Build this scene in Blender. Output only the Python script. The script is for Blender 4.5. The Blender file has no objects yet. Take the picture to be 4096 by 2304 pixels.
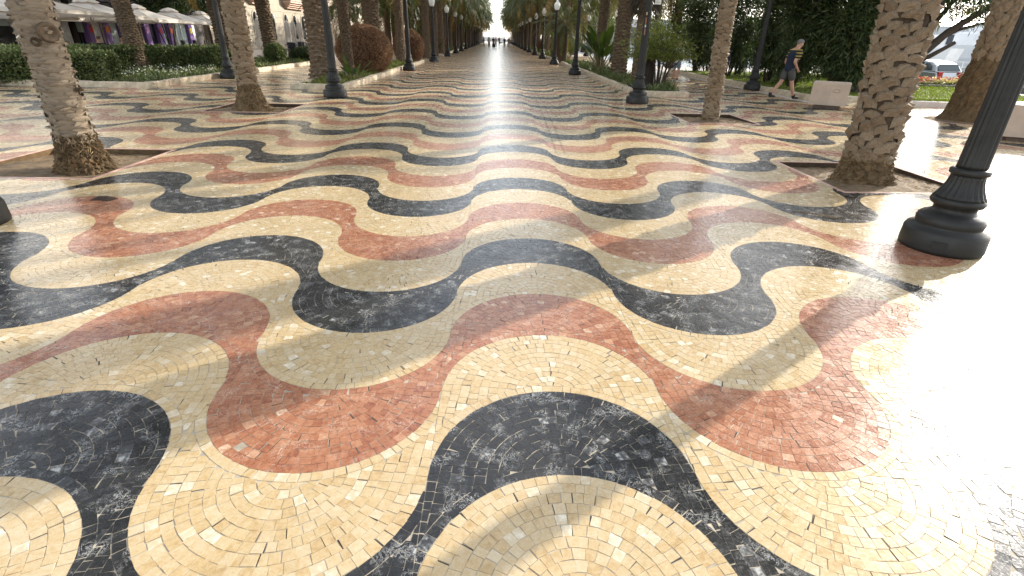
import bpy, math, random
import numpy as np
from mathutils import Vector, Matrix, Quaternion
RND = random.Random(7)
NR = np.random.default_rng(11)
C = bpy.context.scene.collection
SC = bpy.context.scene
R = math.radians

# ---------------------------------------------------------------- camera
cam_d = bpy.data.cameras.new('camera')
cam = bpy.data.objects.new('camera', cam_d)
C.objects.link(cam)
SC.camera = cam
PITCH, YAW, ROLL, EYE = R(26.125), R(2.192), R(1.538), 1.7
fwd = Vector((math.sin(YAW) * math.cos(PITCH), math.cos(YAW) * math.cos(PITCH), -math.sin(PITCH)))
rt0 = Vector((math.cos(YAW), -math.sin(YAW), 0))
up0 = rt0.cross(fwd)
rt = rt0 * math.cos(ROLL) + up0 * math.sin(ROLL)
up = -rt0 * math.sin(ROLL) + up0 * math.cos(ROLL)
M = Matrix((rt, up, -fwd)).transposed().to_4x4()
M.translation = (0, 0, EYE)
cam.matrix_world = M
cam_d.sensor_width = 36
cam_d.lens = 36 * 2045 / 4096
cam_d.clip_start = 0.05
cam_d.clip_end = 6000

# ---------------------------------------------------------------- world, sun, exposure
SUN_EL, SUN_AZ = R(19.5), R(53)          # azimuth measured from +Y towards +X
world = bpy.data.worlds.new('World')
SC.world = world
world.use_nodes = True
wn = world.node_tree
bg = wn.nodes['Background']
sky = wn.nodes.new('ShaderNodeTexSky')
sky.sky_type = 'NISHITA'
sky.sun_disc = False
sky.sun_elevation = SUN_EL
sky.sun_rotation = SUN_AZ
sky.air_density = 1.0
sky.dust_density = 1.2
sky.ozone_density = 1.0
hsv = wn.nodes.new('ShaderNodeHueSaturation')          # thin white overcast veil: less blue, less orange
hsv.inputs['Saturation'].default_value = 0.38
wn.links.new(sky.outputs[0], hsv.inputs['Color'])
wn.links.new(hsv.outputs[0], bg.inputs[0])
bg.inputs[1].default_value = 0.15
sun_d = bpy.data.lights.new('sun', 'SUN')
sun_d.energy = 2.6
sun_d.angle = R(0.53)
sun_d.color = (1.0, 0.93, 0.82)
sun = bpy.data.objects.new('sun', sun_d)
C.objects.link(sun)
sdir = Vector((math.sin(SUN_AZ) * math.cos(SUN_EL), math.cos(SUN_AZ) * math.cos(SUN_EL), math.sin(SUN_EL)))
sun.rotation_euler = sdir.to_track_quat('Z', 'Y').to_euler()
sun.location = (20, 15, 20)
SC.view_settings.view_transform = 'Standard'
SC.view_settings.look = 'None'
SC.view_settings.gamma = 1
SC.view_settings.use_curve_mapping = False
SC.view_settings.exposure = 1.66
SC.cycles.max_bounces = 6
SC.cycles.diffuse_bounces = 3
SC.cycles.glossy_bounces = 3
SC.cycles.transmission_bounces = 4
SC.cycles.use_denoising = True

# ---------------------------------------------------------------- material helpers
class NT:
    def __init__(s, name):
        s.m = bpy.data.materials.new(name)
        s.m.use_nodes = True
        s.t = s.m.node_tree
        s.b = s.t.nodes['Principled BSDF']
        s.out = s.t.nodes['Material Output']
    def n(s, typ, ins=None, **kw):
        nd = s.t.nodes.new('ShaderNode' + typ)
        for k, v in kw.items():
            setattr(nd, k, v)
        for k, v in (ins or {}).items():
            s.set(nd.inputs[k], v)
        return nd
    def set(s, sock, v):
        if hasattr(v, 'is_linked') or isinstance(v, bpy.types.NodeSocket):
            s.t.links.new(v, sock)
        else:
            sock.default_value = v
    def noise(s, scale, detail=3, rough=0.5, vec=None, dist=0):
        nd = s.n('TexNoise', {'Scale': scale, 'Detail': detail, 'Roughness': rough, 'Distortion': dist})
        if vec is not None: s.t.links.new(vec, nd.inputs['Vector'])
        return nd
    def ramp(s, fac, stops, interp='LINEAR'):
        nd = s.n('ValToRGB')
        e = nd.color_ramp.elements
        nd.color_ramp.interpolation = interp
        while len(e) < len(stops): e.new(0.5)
        for el, (p, c) in zip(e, stops):
            el.position = p
            el.color = (c if len(c) == 4 else (*c, 1))
        s.t.links.new(fac, nd.inputs[0])
        return nd.outputs[0]
    def mix(s, fac, a, b, mode='MIX'):
        nd = s.n('Mix', data_type='RGBA', blend_type=mode)
        s.set(nd.inputs[0], fac)
        for sock, v in ((nd.inputs[6], a), (nd.inputs[7], b)):
            if isinstance(v, tuple): v = (*v, 1) if len(v) == 3 else v
            s.set(sock, v)
        return nd.outputs[2]
    def math(s, op, a, b=0.0):
        nd = s.n('Math', operation=op)
        s.set(nd.inputs[0], a); s.set(nd.inputs[1], b)
        return nd.outputs[0]
    def pos(s):
        return s.n('NewGeometry').outputs['Position']
    def obj(s):
        return s.n('TexCoord').outputs['Object']
    def bump(s, h, strength=0.3, dist=0.01):
        nd = s.n('Bump', {'Strength': strength, 'Distance': dist})
        s.t.links.new(h, nd.inputs['Height'])
        s.t.links.new(nd.outputs[0], s.b.inputs['Normal'])
    def base(s, c, rough=None, metal=None, spec=None):
        if isinstance(c, tuple) and len(c) == 3: c = (*c, 1)
        s.set(s.b.inputs['Base Color'], c)
        if rough is not None: s.set(s.b.inputs['Roughness'], rough)
        if metal is not None: s.set(s.b.inputs['Metallic'], metal)
        if spec is not None: s.set(s.b.inputs['Specular IOR Level'], spec)
        return s

def simple(name, col, rough=0.7, var=0.25, scale=6.0, bump=0.0, metal=0, spec=0.5, bscale=40.0, bdist=0.01):
    t = NT(name)
    v = t.noise(scale, 4, 0.6, t.obj())
    lo = tuple(c * (1 - var) for c in col); hi = tuple(min(1, c * (1 + var)) for c in col)
    t.base(t.ramp(v.outputs[0], [(0.3, lo), (0.7, hi)]), rough, metal, spec)
    if bump: t.bump(t.noise(bscale, 4, 0.6, t.obj()).outputs[0], bump, bdist)
    return t.m

def leafmat(name, cols, rough=0.5, trans=0.3, scale=1.5):
    """leaf colours spread by a per-leaf random value and a slow noise, with light passing through"""
    t = NT(name)
    at = t.n('Attribute', attribute_name='tone').outputs['Fac']
    nz = t.noise(scale, 2, 0.5, t.pos()).outputs[0]
    f = t.math('ADD', t.math('MULTIPLY', at, 0.75), t.math('MULTIPLY', nz, 0.25))
    n = len(cols)
    col = t.ramp(f, [(0.1 + 0.8 * i / (n - 1), c) for i, c in enumerate(cols)])
    t.base(col, rough, 0, 0.35)
    tr = t.n('BsdfTranslucent')
    t.t.links.new(t.mix(1.0, col, (1.0, 1.05, 0.55), 'MULTIPLY'), tr.inputs[0])
    mx = t.n('MixShader', {0: trans})
    t.t.links.new(t.b.outputs[0], mx.inputs[1]); t.t.links.new(tr.outputs[0], mx.inputs[2])
    t.t.links.new(mx.outputs[0], t.out.inputs[0])
    return t.m

def stone_tile(name, stops, vein, vein_amt, rough, far):
    """polished marble tesserae: one tone per piece, cloudy marbling, veins, worn gloss"""
    t = NT(name)
    P = t.pos()
    if far:
        vo = t.n('TexVoronoi', {'Scale': 19.0}, feature='F1'); t.t.links.new(P, vo.inputs['Vector'])
        tone = t.n('SeparateColor'); t.t.links.new(vo.outputs['Color'], tone.inputs[0]); tone = tone.outputs[0]
    else:
        tone = t.n('Attribute', attribute_name='tone').outputs['Fac']
    cloud = t.noise(38, 4, 0.6, P, 0.4).outputs[0]
    patch = t.noise(0.55, 4, 0.6, P).outputs[0]
    f = t.math('ADD', t.math('MULTIPLY', tone, 0.3 if far else 0.62), t.math('MULTIPLY', t.math('SUBTRACT', cloud, 0.5), 0.7 if far else 1.15))
    f = t.math('ADD', f, t.math('ADD', 0.28 if far else 0.12, t.math('MULTIPLY', t.math('SUBTRACT', patch, 0.5), 0.6)))
    col = t.ramp(f, stops)
    vn = t.noise(26, 5, 0.65, P, 1.8).outputs[0]
    vmask = t.ramp(t.math('ABSOLUTE', t.math('SUBTRACT', vn, 0.5)), [(0.0, (1, 1, 1)), (0.022, (0, 0, 0))])
    vsel = t.ramp(t.noise(9, 2, 0.5, P).outputs[0], [(0.5, (0, 0, 0)), (0.62, (1, 1, 1))])
    vm = t.math('MULTIPLY', t.math('MULTIPLY', vmask, vsel), vein_amt)
    col = t.mix(vm, col, vein)
    # foot-worn grime in broad patches
    gr = t.ramp(t.noise(0.9, 5, 0.7, P).outputs[0], [(0.42, (0, 0, 0)), (0.75, (1, 1, 1))])
    col = t.mix(t.math('MULTIPLY', gr, 0.15), col, (0.24, 0.21, 0.17))
    rg = t.math('ADD', rough, t.math('MULTIPLY', t.math('SUBTRACT', t.noise(5, 4, 0.7, P).outputs[0], 0.5), 0.25))
    worn = t.ramp(t.noise(75, 3, 0.7, P, 0.3).outputs[0], [(0.50, (0, 0, 0)), (0.60, (1, 1, 1))])
    rg = t.math('ADD', rg, t.math('MULTIPLY', worn, 0.0 if far else 0.13))
    rg = t.math('ADD', rg, t.math('MULTIPLY', t.math('SUBTRACT', tone, 0.5), 0.1))
    t.base(col, rg, 0, 0.5)
    h = t.math('ADD', t.noise(150, 3, 0.6, P).outputs[0], t.math('MULTIPLY', t.noise(14, 3, 0.5, P).outputs[0], 2.0))
    t.bump(h, 0.16, 0.0022)
    return t.m

CREAM = [(0.0, (0.42, 0.28, 0.13)), (0.25, (0.52, 0.38, 0.20)), (0.55, (0.56, 0.44, 0.27)), (0.8, (0.60, 0.50, 0.34)), (1.0, (0.74, 0.67, 0.54))]
RED = [(0.0, (0.22, 0.070, 0.042)), (0.25, (0.32, 0.125, 0.066)), (0.6, (0.42, 0.195, 0.108)), (0.85, (0.48, 0.265, 0.16)), (1.0, (0.62, 0.47, 0.34))]
BLACK = [(0.0, (0.009, 0.010, 0.011)), (0.5, (0.020, 0.021, 0.023)), (0.78, (0.045, 0.047, 0.050)), (0.9, (0.14, 0.14, 0.14)), (1.0, (0.40, 0.40, 0.38))]
M_STONE = {'cream': stone_tile('cream_marble', CREAM, (0.45, 0.30, 0.14), 0.45, 0.235, False),
           'red': stone_tile('red_marble', RED, (0.72, 0.58, 0.46), 0.8, 0.235, False),
           'black': stone_tile('black_marble', BLACK, (0.56, 0.55, 0.52), 1.0, 0.22, False)}
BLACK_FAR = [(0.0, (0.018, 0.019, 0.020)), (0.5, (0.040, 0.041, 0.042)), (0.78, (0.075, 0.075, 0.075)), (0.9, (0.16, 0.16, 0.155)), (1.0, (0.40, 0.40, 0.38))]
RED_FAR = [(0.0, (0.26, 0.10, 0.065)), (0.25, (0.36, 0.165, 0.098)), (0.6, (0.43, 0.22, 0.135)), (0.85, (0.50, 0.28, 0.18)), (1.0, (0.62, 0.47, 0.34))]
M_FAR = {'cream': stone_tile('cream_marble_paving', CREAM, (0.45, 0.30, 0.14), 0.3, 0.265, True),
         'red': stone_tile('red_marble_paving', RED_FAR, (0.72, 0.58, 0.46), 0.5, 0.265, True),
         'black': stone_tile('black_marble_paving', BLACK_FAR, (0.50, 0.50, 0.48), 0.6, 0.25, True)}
M_GROUT = simple('grout', (0.42, 0.36, 0.27), 0.85, 0.35, 9, 0.3, bscale=200, bdist=0.002)
M_GAP = simple('open_joint_dirt', (0.05, 0.042, 0.032), 0.95, 0.4, 20)
M_EDGE = simple('pink_stone_edging', (0.50, 0.30, 0.23), 0.4, 0.25, 8)
M_SOIL = simple('dry_soil', (0.19, 0.13, 0.072), 0.95, 0.4, 12, 0.8, bscale=60, bdist=0.02)
M_DARKSOIL = simple('bed_soil', (0.10, 0.075, 0.05), 0.95, 0.5, 5, 0.8, bscale=40, bdist=0.03)
M_KERB = simple('kerb_limestone', (0.50, 0.41, 0.29), 0.75, 0.3, 5, 0.5, bscale=45, bdist=0.006)
M_PALEKERB = simple('pale_limestone', (0.58, 0.50, 0.43), 0.6, 0.12, 5, 0.3, bscale=60, bdist=0.003)
M_ASPHALT = simple('asphalt', (0.10, 0.10, 0.10), 0.7, 0.2, 3, 0.3, bscale=90, bdist=0.004)
M_PAVING = simple('pale_paving', (0.42, 0.37, 0.30), 0.6, 0.2, 2, 0.2)
M_IRON = None
t = NT('painted_cast_iron')
t.base(t.ramp(t.noise(7, 4, 0.6, t.obj()).outputs[0], [(0.3, (0.013, 0.0125, 0.011)), (0.7, (0.024, 0.023, 0.020))]), 0.5, 0.0, 0.35)
t.bump(t.noise(60, 3, 0.6, t.obj()).outputs[0], 0.25, 0.004)
M_IRON = t.m
t = NT('opal_glass'); t.base((0.83, 0.83, 0.80), 0.25, 0, 0.5); t.b.inputs['Subsurface Weight'].default_value = 0.0
tr = t.n('BsdfTranslucent', {0: (0.9, 0.9, 0.86, 1)}); mx = t.n('MixShader', {0: 0.45})
t.t.links.new(t.b.outputs[0], mx.inputs[1]); t.t.links.new(tr.outputs[0], mx.inputs[2]); t.t.links.new(mx.outputs[0], t.out.inputs[0])
M_GLOBE = t.m

def bark(name, dark, mid, light, pale):
    t = NT(name)
    O = t.obj()
    a = t.noise(9, 5, 0.65, O, 0.5).outputs[0]
    mp = t.n('Mapping'); t.t.links.new(O, mp.inputs[0]); mp.inputs['Scale'].default_value = (14, 14, 70)
    st = t.noise(1.0, 4, 0.6, mp.outputs[0]).outputs[0]
    at = t.n('Attribute', attribute_name='tone').outputs['Fac']
    rnd = t.n('ObjectInfo').outputs['Random']
    f = t.math('ADD', t.math('MULTIPLY', a, 0.55), t.math('MULTIPLY', st, 0.35))
    f = t.math('ADD', f, t.math('MULTIPLY', t.math('SUBTRACT', rnd, 0.5), 0.14))
    f = t.math('ADD', f, t.math('MULTIPLY', at, 0.18))
    col = t.ramp(f, [(0.22, dark), (0.42, mid), (0.6, light), (0.8, pale)])
    rust = t.ramp(t.noise(7, 3, 0.6, O, 1.0).outputs[0], [(0.56, (0, 0, 0)), (0.68, (1, 1, 1))])
    col = t.mix(t.math('MULTIPLY', rust, 0.55), col, tuple(c * k for c, k in zip(mid, (1.15, .85, .55))))
    t.base(col, 0.9, 0, 0.2)
    t.bump(t.math('ADD', st, t.noise(45, 4, 0.7, O).outputs[0]), 0.7, 0.012)
    return t.m
M_BARK_GREY = bark('grey_palm_bark', (0.12, 0.09, 0.06), (0.29, 0.23, 0.165), (0.40, 0.33, 0.245), (0.54, 0.47, 0.37))
M_BARK_TAN = bark('tan_palm_bark', (0.085, 0.055, 0.03), (0.23, 0.17, 0.11), (0.36, 0.285, 0.20), (0.49, 0.41, 0.31))
M_BARK = bark('brown_palm_bark', (0.036, 0.025, 0.015), (0.10, 0.070, 0.044), (0.165, 0.12, 0.08), (0.26, 0.20, 0.14))
M_CRACK = simple('dark_bark_cracks', (0.05, 0.032, 0.018), 0.95, 0.5, 20, 0.6)
M_ROOT = bark('palm_root_mat', (0.04, 0.025, 0.012), (0.12, 0.08, 0.042), (0.21, 0.145, 0.08), (0.30, 0.22, 0.13))
M_TWIG = simple('dark_twigs', (0.055, 0.04, 0.028), 0.9, 0.3, 8)
M_FROND = leafmat('palm_leaf', [(0.035, 0.052, 0.016), (0.068, 0.092, 0.028), (0.11, 0.125, 0.042), (0.19, 0.16, 0.06)], 0.45, 0.28)
M_FROND_DRY = leafmat('dry_palm_leaf', [(0.16, 0.09, 0.03), (0.26, 0.16, 0.06), (0.33, 0.22, 0.09)], 0.6, 0.3)
M_RACHIS = simple('palm_leaf_stalk', (0.17, 0.15, 0.06), 0.6, 0.3, 6)
M_HEDGE = leafmat('hedge_leaf', [(0.04, 0.065, 0.02), (0.085, 0.115, 0.035), (0.14, 0.17, 0.06), (0.22, 0.24, 0.10)], 0.5, 0.25)
M_DARKLEAF = leafmat('dark_leaf', [(0.018, 0.034, 0.012), (0.036, 0.06, 0.019), (0.062, 0.09, 0.028), (0.12, 0.14, 0.045)], 0.5, 0.25)
M_SHRUB = leafmat('shrub_leaf', [(0.06, 0.085, 0.014), (0.11, 0.14, 0.024), (0.17, 0.19, 0.04), (0.22, 0.21, 0.065)], 0.5, 0.3)
M_BROWNBUSH = leafmat('brown_twig', [(0.10, 0.052, 0.028), (0.20, 0.10, 0.05), (0.29, 0.155, 0.08), (0.40, 0.25, 0.15)], 0.7, 0.1)
M_BROWNCORE = simple('bush_core', (0.022, 0.012, 0.008), 0.95, 0.4, 10)
M_GREENCORE = simple('hedge_core', (0.012, 0.020, 0.008), 0.95, 0.4, 10)
M_BROAD = leafmat('broad_leaf', [(0.03, 0.055, 0.012), (0.055, 0.095, 0.02), (0.10, 0.145, 0.03)], 0.35, 0.35)
M_GRASS = leafmat('lawn_grass', [(0.10, 0.14, 0.015), (0.17, 0.23, 0.03), (0.26, 0.32, 0.05)], 0.5, 0.35)
M_FLOWERS = leafmat('flower_petals', [(0.42, 0.02, 0.05), (0.55, 0.07, 0.08), (0.62, 0.40, 0.32), (0.72, 0.62, 0.12), (0.75, 0.70, 0.68)], 0.6, 0.2, 0.5)
M_WHITEFLOWER = leafmat('white_petals', [(0.55, 0.55, 0.48), (0.75, 0.75, 0.7)], 0.6, 0.2)

# ---------------------------------------------------------------- mesh helpers
def link(o, parent=None):
    C.objects.link(o)
    if parent is not None: o.parent = parent
    return o
def tag(o, label=None, cat=None, group=None, kind=None):
    if label: o['label'] = label
    if cat: o['category'] = cat
    if group: o['group'] = group
    if kind: o['kind'] = kind
    return o
def empty(name, loc, rz=0.0):
    o = bpy.data.objects.new(name, None)
    o.empty_display_size = 0.2
    o.location = loc; o.rotation_euler = (0, 0, rz)
    C.objects.link(o)
    return o
def thing(name, label, cat, loc=(0, 0, 0), rz=0.0, group=None):
    return tag(empty(name, loc, rz), label, cat, group)
def add(name, me, parent=None, loc=None, kind=None):
    o = bpy.data.objects.new(name, me)
    link(o, parent)
    if loc is not None: o.location = loc
    if kind: o['kind'] = kind
    return o

class MB:
    """collects faces of several materials into one mesh"""
    def __init__(s): s.v = []; s.f = []; s.m = []; s.t = []
    def face(s, pts, m=0, tone=0.5):
        n = len(s.v); s.v += [tuple(p) for p in pts]; s.f.append(tuple(range(n, n + len(pts)))); s.m.append(m); s.t.append(tone)
    def box(s, a, b, m=0, tone=0.5, bev=0.0, jit=0.0):
        x0, y0, z0 = a; x1, y1, z1 = b
        if bev <= 0:
            P = [(x0, y0, z0), (x1, y0, z0), (x1, y1, z0), (x0, y1, z0), (x0, y0, z1), (x1, y0, z1), (x1, y1, z1), (x0, y1, z1)]
            F = [(3, 2, 1, 0), (4, 5, 6, 7), (0, 1, 5, 4), (1, 2, 6, 5), (2, 3, 7, 6), (3, 0, 4, 7)]
        else:
            e = bev
            def ring(i, z): return [(x0 + i, y0 + i, z), (x1 - i, y0 + i, z), (x1 - i, y1 - i, z), (x0 + i, y1 - i, z)]
            P = ring(0, z0) + ring(0, z1 - e) + ring(e, z1)
            F = [(3, 2, 1, 0), (8, 9, 10, 11)] + [(j, (j + 1) % 4, 4 + (j + 1) % 4, 4 + j) for j in range(4)] + [(4 + j, 4 + (j + 1) % 4, 8 + (j + 1) % 4, 8 + j) for j in range(4)]
        if jit: P = [(x + RND.uniform(-jit, jit), y + RND.uniform(-jit, jit), z + (RND.uniform(-jit, jit) if z > z0 + 1e-6 else 0)) for x, y, z in P]
        s.raw(P, F, m, tone)
    def raw(s, P, F, m=0, tone=0.5):
        n = len(s.v); s.v += [tuple(p) for p in P]
        for f in F: s.f.append(tuple(n + i for i in f)); s.m.append(m); s.t.append(tone)
    def lathe(s, prof, seg=24, m=0, flute=None, c=(0, 0, 0), cap=True):
        P = []; F = []
        for k, (r, z) in enumerate(prof):
            for j in range(seg):
                a = 2 * math.pi * j / seg
                rr = r * (flute(k, a) if flute else 1)
                P.append((c[0] + rr * math.cos(a), c[1] + rr * math.sin(a), c[2] + z))
        for k in range(len(prof) - 1):
            for j in range(seg):
                j2 = (j + 1) % seg
                F.append((k * seg + j, k * seg + j2, (k + 1) * seg + j2, (k + 1) * seg + j))
        if cap:
            F.append(tuple(range(seg))[::-1]); F.append(tuple((len(prof) - 1) * seg + j for j in range(seg)))
        s.raw(P, F, m)
    def tube(s, pts, rad, seg=8, m=0, cap=True, flat=1.0, tone=0.5):
        pts = [Vector(p) for p in pts]
        if not hasattr(rad, '__len__'): rad = [rad] * len(pts)
        P = []; F = []
        u = None
        for i, p in enumerate(pts):
            d = (pts[min(i + 1, len(pts) - 1)] - pts[max(i - 1, 0)])
            d = d.normalized() if d.length > 1e-9 else Vector((0, 0, 1))
            if u is None:
                u = d.orthogonal().normalized()
            u = (u - d * u.dot(d)).normalized()
            w = d.cross(u)
            for j in range(seg):
                a = 2 * math.pi * j / seg
                P.append(p + (u * math.cos(a) + w * math.sin(a) * flat) * rad[i])
        for k in range(len(pts) - 1):
            for j in range(seg):
                j2 = (j + 1) % seg
                F.append((k * seg + j, k * seg + j2, (k + 1) * seg + j2, (k + 1) * seg + j))
        if cap:
            F.append(tuple(range(seg))[::-1]); F.append(tuple((len(pts) - 1) * seg + j for j in range(seg)))
        s.raw(P, F, m, tone)
    def mesh(s, name, mats, smooth=False):
        me = bpy.data.meshes.new(name)
        me.from_pydata(s.v, [], s.f)
        for m in (mats if isinstance(mats, (list, tuple)) else [mats]): me.materials.append(m)
        me.polygons.foreach_set('material_index', s.m)
        if smooth: me.polygons.foreach_set('use_smooth', [True] * len(s.f))
        if any(abs(x - 0.5) > 1e-6 for x in s.t):
            me.attributes.new('tone', 'FLOAT', 'FACE').data.foreach_set('value', s.t)
        me.update()
        return me
    def obj(s, name, mats, parent=None, smooth=False, loc=None, kind=None):
        return add(name, s.mesh(name, mats, smooth), parent, loc, kind)

def poly_mesh(name, V, counts, mats, matidx=None, tone=None, smooth=False):
    """V: (n,3) loop-ordered vertices, counts: verts per face"""
    me = bpy.data.meshes.new(name)
    V = np.asarray(V, np.float32); counts = np.asarray(counts, np.int32)
    me.vertices.add(len(V)); me.vertices.foreach_set('co', V.ravel())
    me.loops.add(len(V)); me.loops.foreach_set('vertex_index', np.arange(len(V), dtype=np.int32))
    me.polygons.add(len(counts))
    st = np.concatenate([[0], np.cumsum(counts)[:-1]]).astype(np.int32)
    me.polygons.foreach_set('loop_start', st)
    try: me.polygons.foreach_set('loop_total', counts)
    except Exception: pass
    for m in mats: me.materials.append(m)
    if matidx is not None: me.polygons.foreach_set('material_index', np.asarray(matidx, np.int32))
    if tone is not None: me.attributes.new('tone', 'FLOAT', 'FACE').data.foreach_set('value', np.asarray(tone, np.float32))
    if smooth: me.polygons.foreach_set('use_smooth', np.ones(len(counts), bool))
    me.update(calc_edges=True); me.validate()
    return me
def quads_mesh(name, Q, mats, matidx=None, tone=None, smooth=False):
    return poly_mesh(name, np.asarray(Q).reshape(-1, 3), np.full(len(Q), 4), mats, matidx, tone, smooth)
def unit(a): return a / np.maximum(np.linalg.norm(a, axis=-1, keepdims=True), 1e-9)
def leaf_quads(P, D, L, Wd, up_bias=None, bend=0.0):
    """one bent leaf (2 quads) per point: P centre/base, D direction, L length, Wd width"""
    n = len(P)
    D = unit(D)
    rnd = unit(NR.normal(size=(n, 3)) + (0 if up_bias is None else up_bias))
    S = unit(np.cross(D, rnd)); Nn = np.cross(S, D)
    L = np.broadcast_to(np.asarray(L, float), (n,))[:, None]; Wd = np.broadcast_to(np.asarray(Wd, float), (n,))[:, None]
    a = P; b = P + D * L * 0.5 + Nn * bend * L * 0.5; c = P + D * L - Nn * bend * L * 0.3
    Q1 = np.stack([a - S * Wd * .12, a + S * Wd * .12, b + S * Wd * .5, b - S * Wd * .5], 1)
    Q2 = np.stack([b - S * Wd * .5, b + S * Wd * .5, c + S * Wd * .1, c - S * Wd * .1], 1)
    return np.concatenate([Q1, Q2])
def leaf_mesh(name, Q, mat, tones):
    return quads_mesh(name, Q, [mat], None, np.concatenate([tones, tones]))
ORD = ['first', 'second', 'third', 'fourth', 'fifth', 'sixth', 'seventh', 'eighth', 'ninth', 'tenth', 'eleventh', 'twelfth', 'thirteenth', 'fourteenth', 'fifteenth', 'sixteenth', 'seventeenth', 'eighteenth', 'nineteenth', 'twentieth', 'twenty-first', 'twenty-second', 'twenty-third', 'twenty-fourth', 'twenty-fifth', 'twenty-sixth', 'twenty-seventh', 'twenty-eighth', 'twenty-ninth', 'thirtieth', 'thirty-first', 'thirty-second', 'thirty-third', 'thirty-fourth', 'thirty-fifth', 'thirty-sixth', 'thirty-seventh', 'thirty-eighth', 'thirty-ninth', 'fortieth']

# ---------------------------------------------------------------- ground, terrace and the mosaic pavement
mb = MB(); mb.face([(-3000, -3000, -0.40), (3000, -3000, -0.40), (3000, 3000, -0.40), (-3000, 3000, -0.40)])
tag(mb.obj('ground', M_ASPHALT), kind='structure')
mb = MB(); mb.face([(-90, -30, -0.012), (-13.2, -30, -0.012), (-13.2, 260, -0.012), (-90, 260, -0.012)])
tag(mb.obj('terrace_pavement', M_PAVING), kind='structure')

PX, RA, PHI, DYC, BY, X0, Y0 = 2.333, 0.582, 1.4544, 0.1193, 0.58, 0.306, 1.628
AMP = 2 * RA * (1 - math.cos(PHI)) + DYC
TW = 0.049                                   # tessera width
TD = np.array([PX / 4 - RA * math.sin(PHI), -DYC / 2]); TD = TD / np.linalg.norm(TD)   # leg direction
def half_wave(n):
    th = np.linspace(0, PHI, n)
    x1 = RA * np.sin(th); y1 = -RA * (1 - np.cos(th))
    x2 = PX / 2 - x1[::-1]; y2 = -AMP - y1[::-1]
    return np.concatenate([x1, x2]), np.concatenate([y1, y2])
HX, HY = half_wave(60)
def edge_y(x):                               # height of the wave relative to its crest
    u = np.abs((np.asarray(x) - X0 + PX / 2) % PX - PX / 2)
    return np.interp(u, HX, HY)
COLS = ['black', 'cream', 'red', 'cream']
PITS = {'L1': (-6.80, -5.02, 6.44, 8.20), 'L2': (-6.76, -5.00, 12.55, 14.20), 'R1': (4.55, 6.30, 6.41, 8.17), 'R2': (4.54, 6.16, 12.33, 13.98)}

def clip(poly, n, d):                        # keep q.n >= d
    out = []
    for i in range(len(poly)):
        a, b = poly[i], poly[(i + 1) % len(poly)]
        da, db = a[0] * n[0] + a[1] * n[1] - d, b[0] * n[0] + b[1] * n[1] - d
        if da >= 0: out.append(a)
        if (da >= 0) != (db >= 0):
            s = da / (da - db); out.append((a[0] + (b[0] - a[0]) * s, a[1] + (b[1] - a[1]) * s))
    return out
def area(p): return 0.5 * sum(p[i][0] * p[(i + 1) % len(p)][1] - p[(i + 1) % len(p)][0] * p[i][1] for i in range(len(p)))

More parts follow.
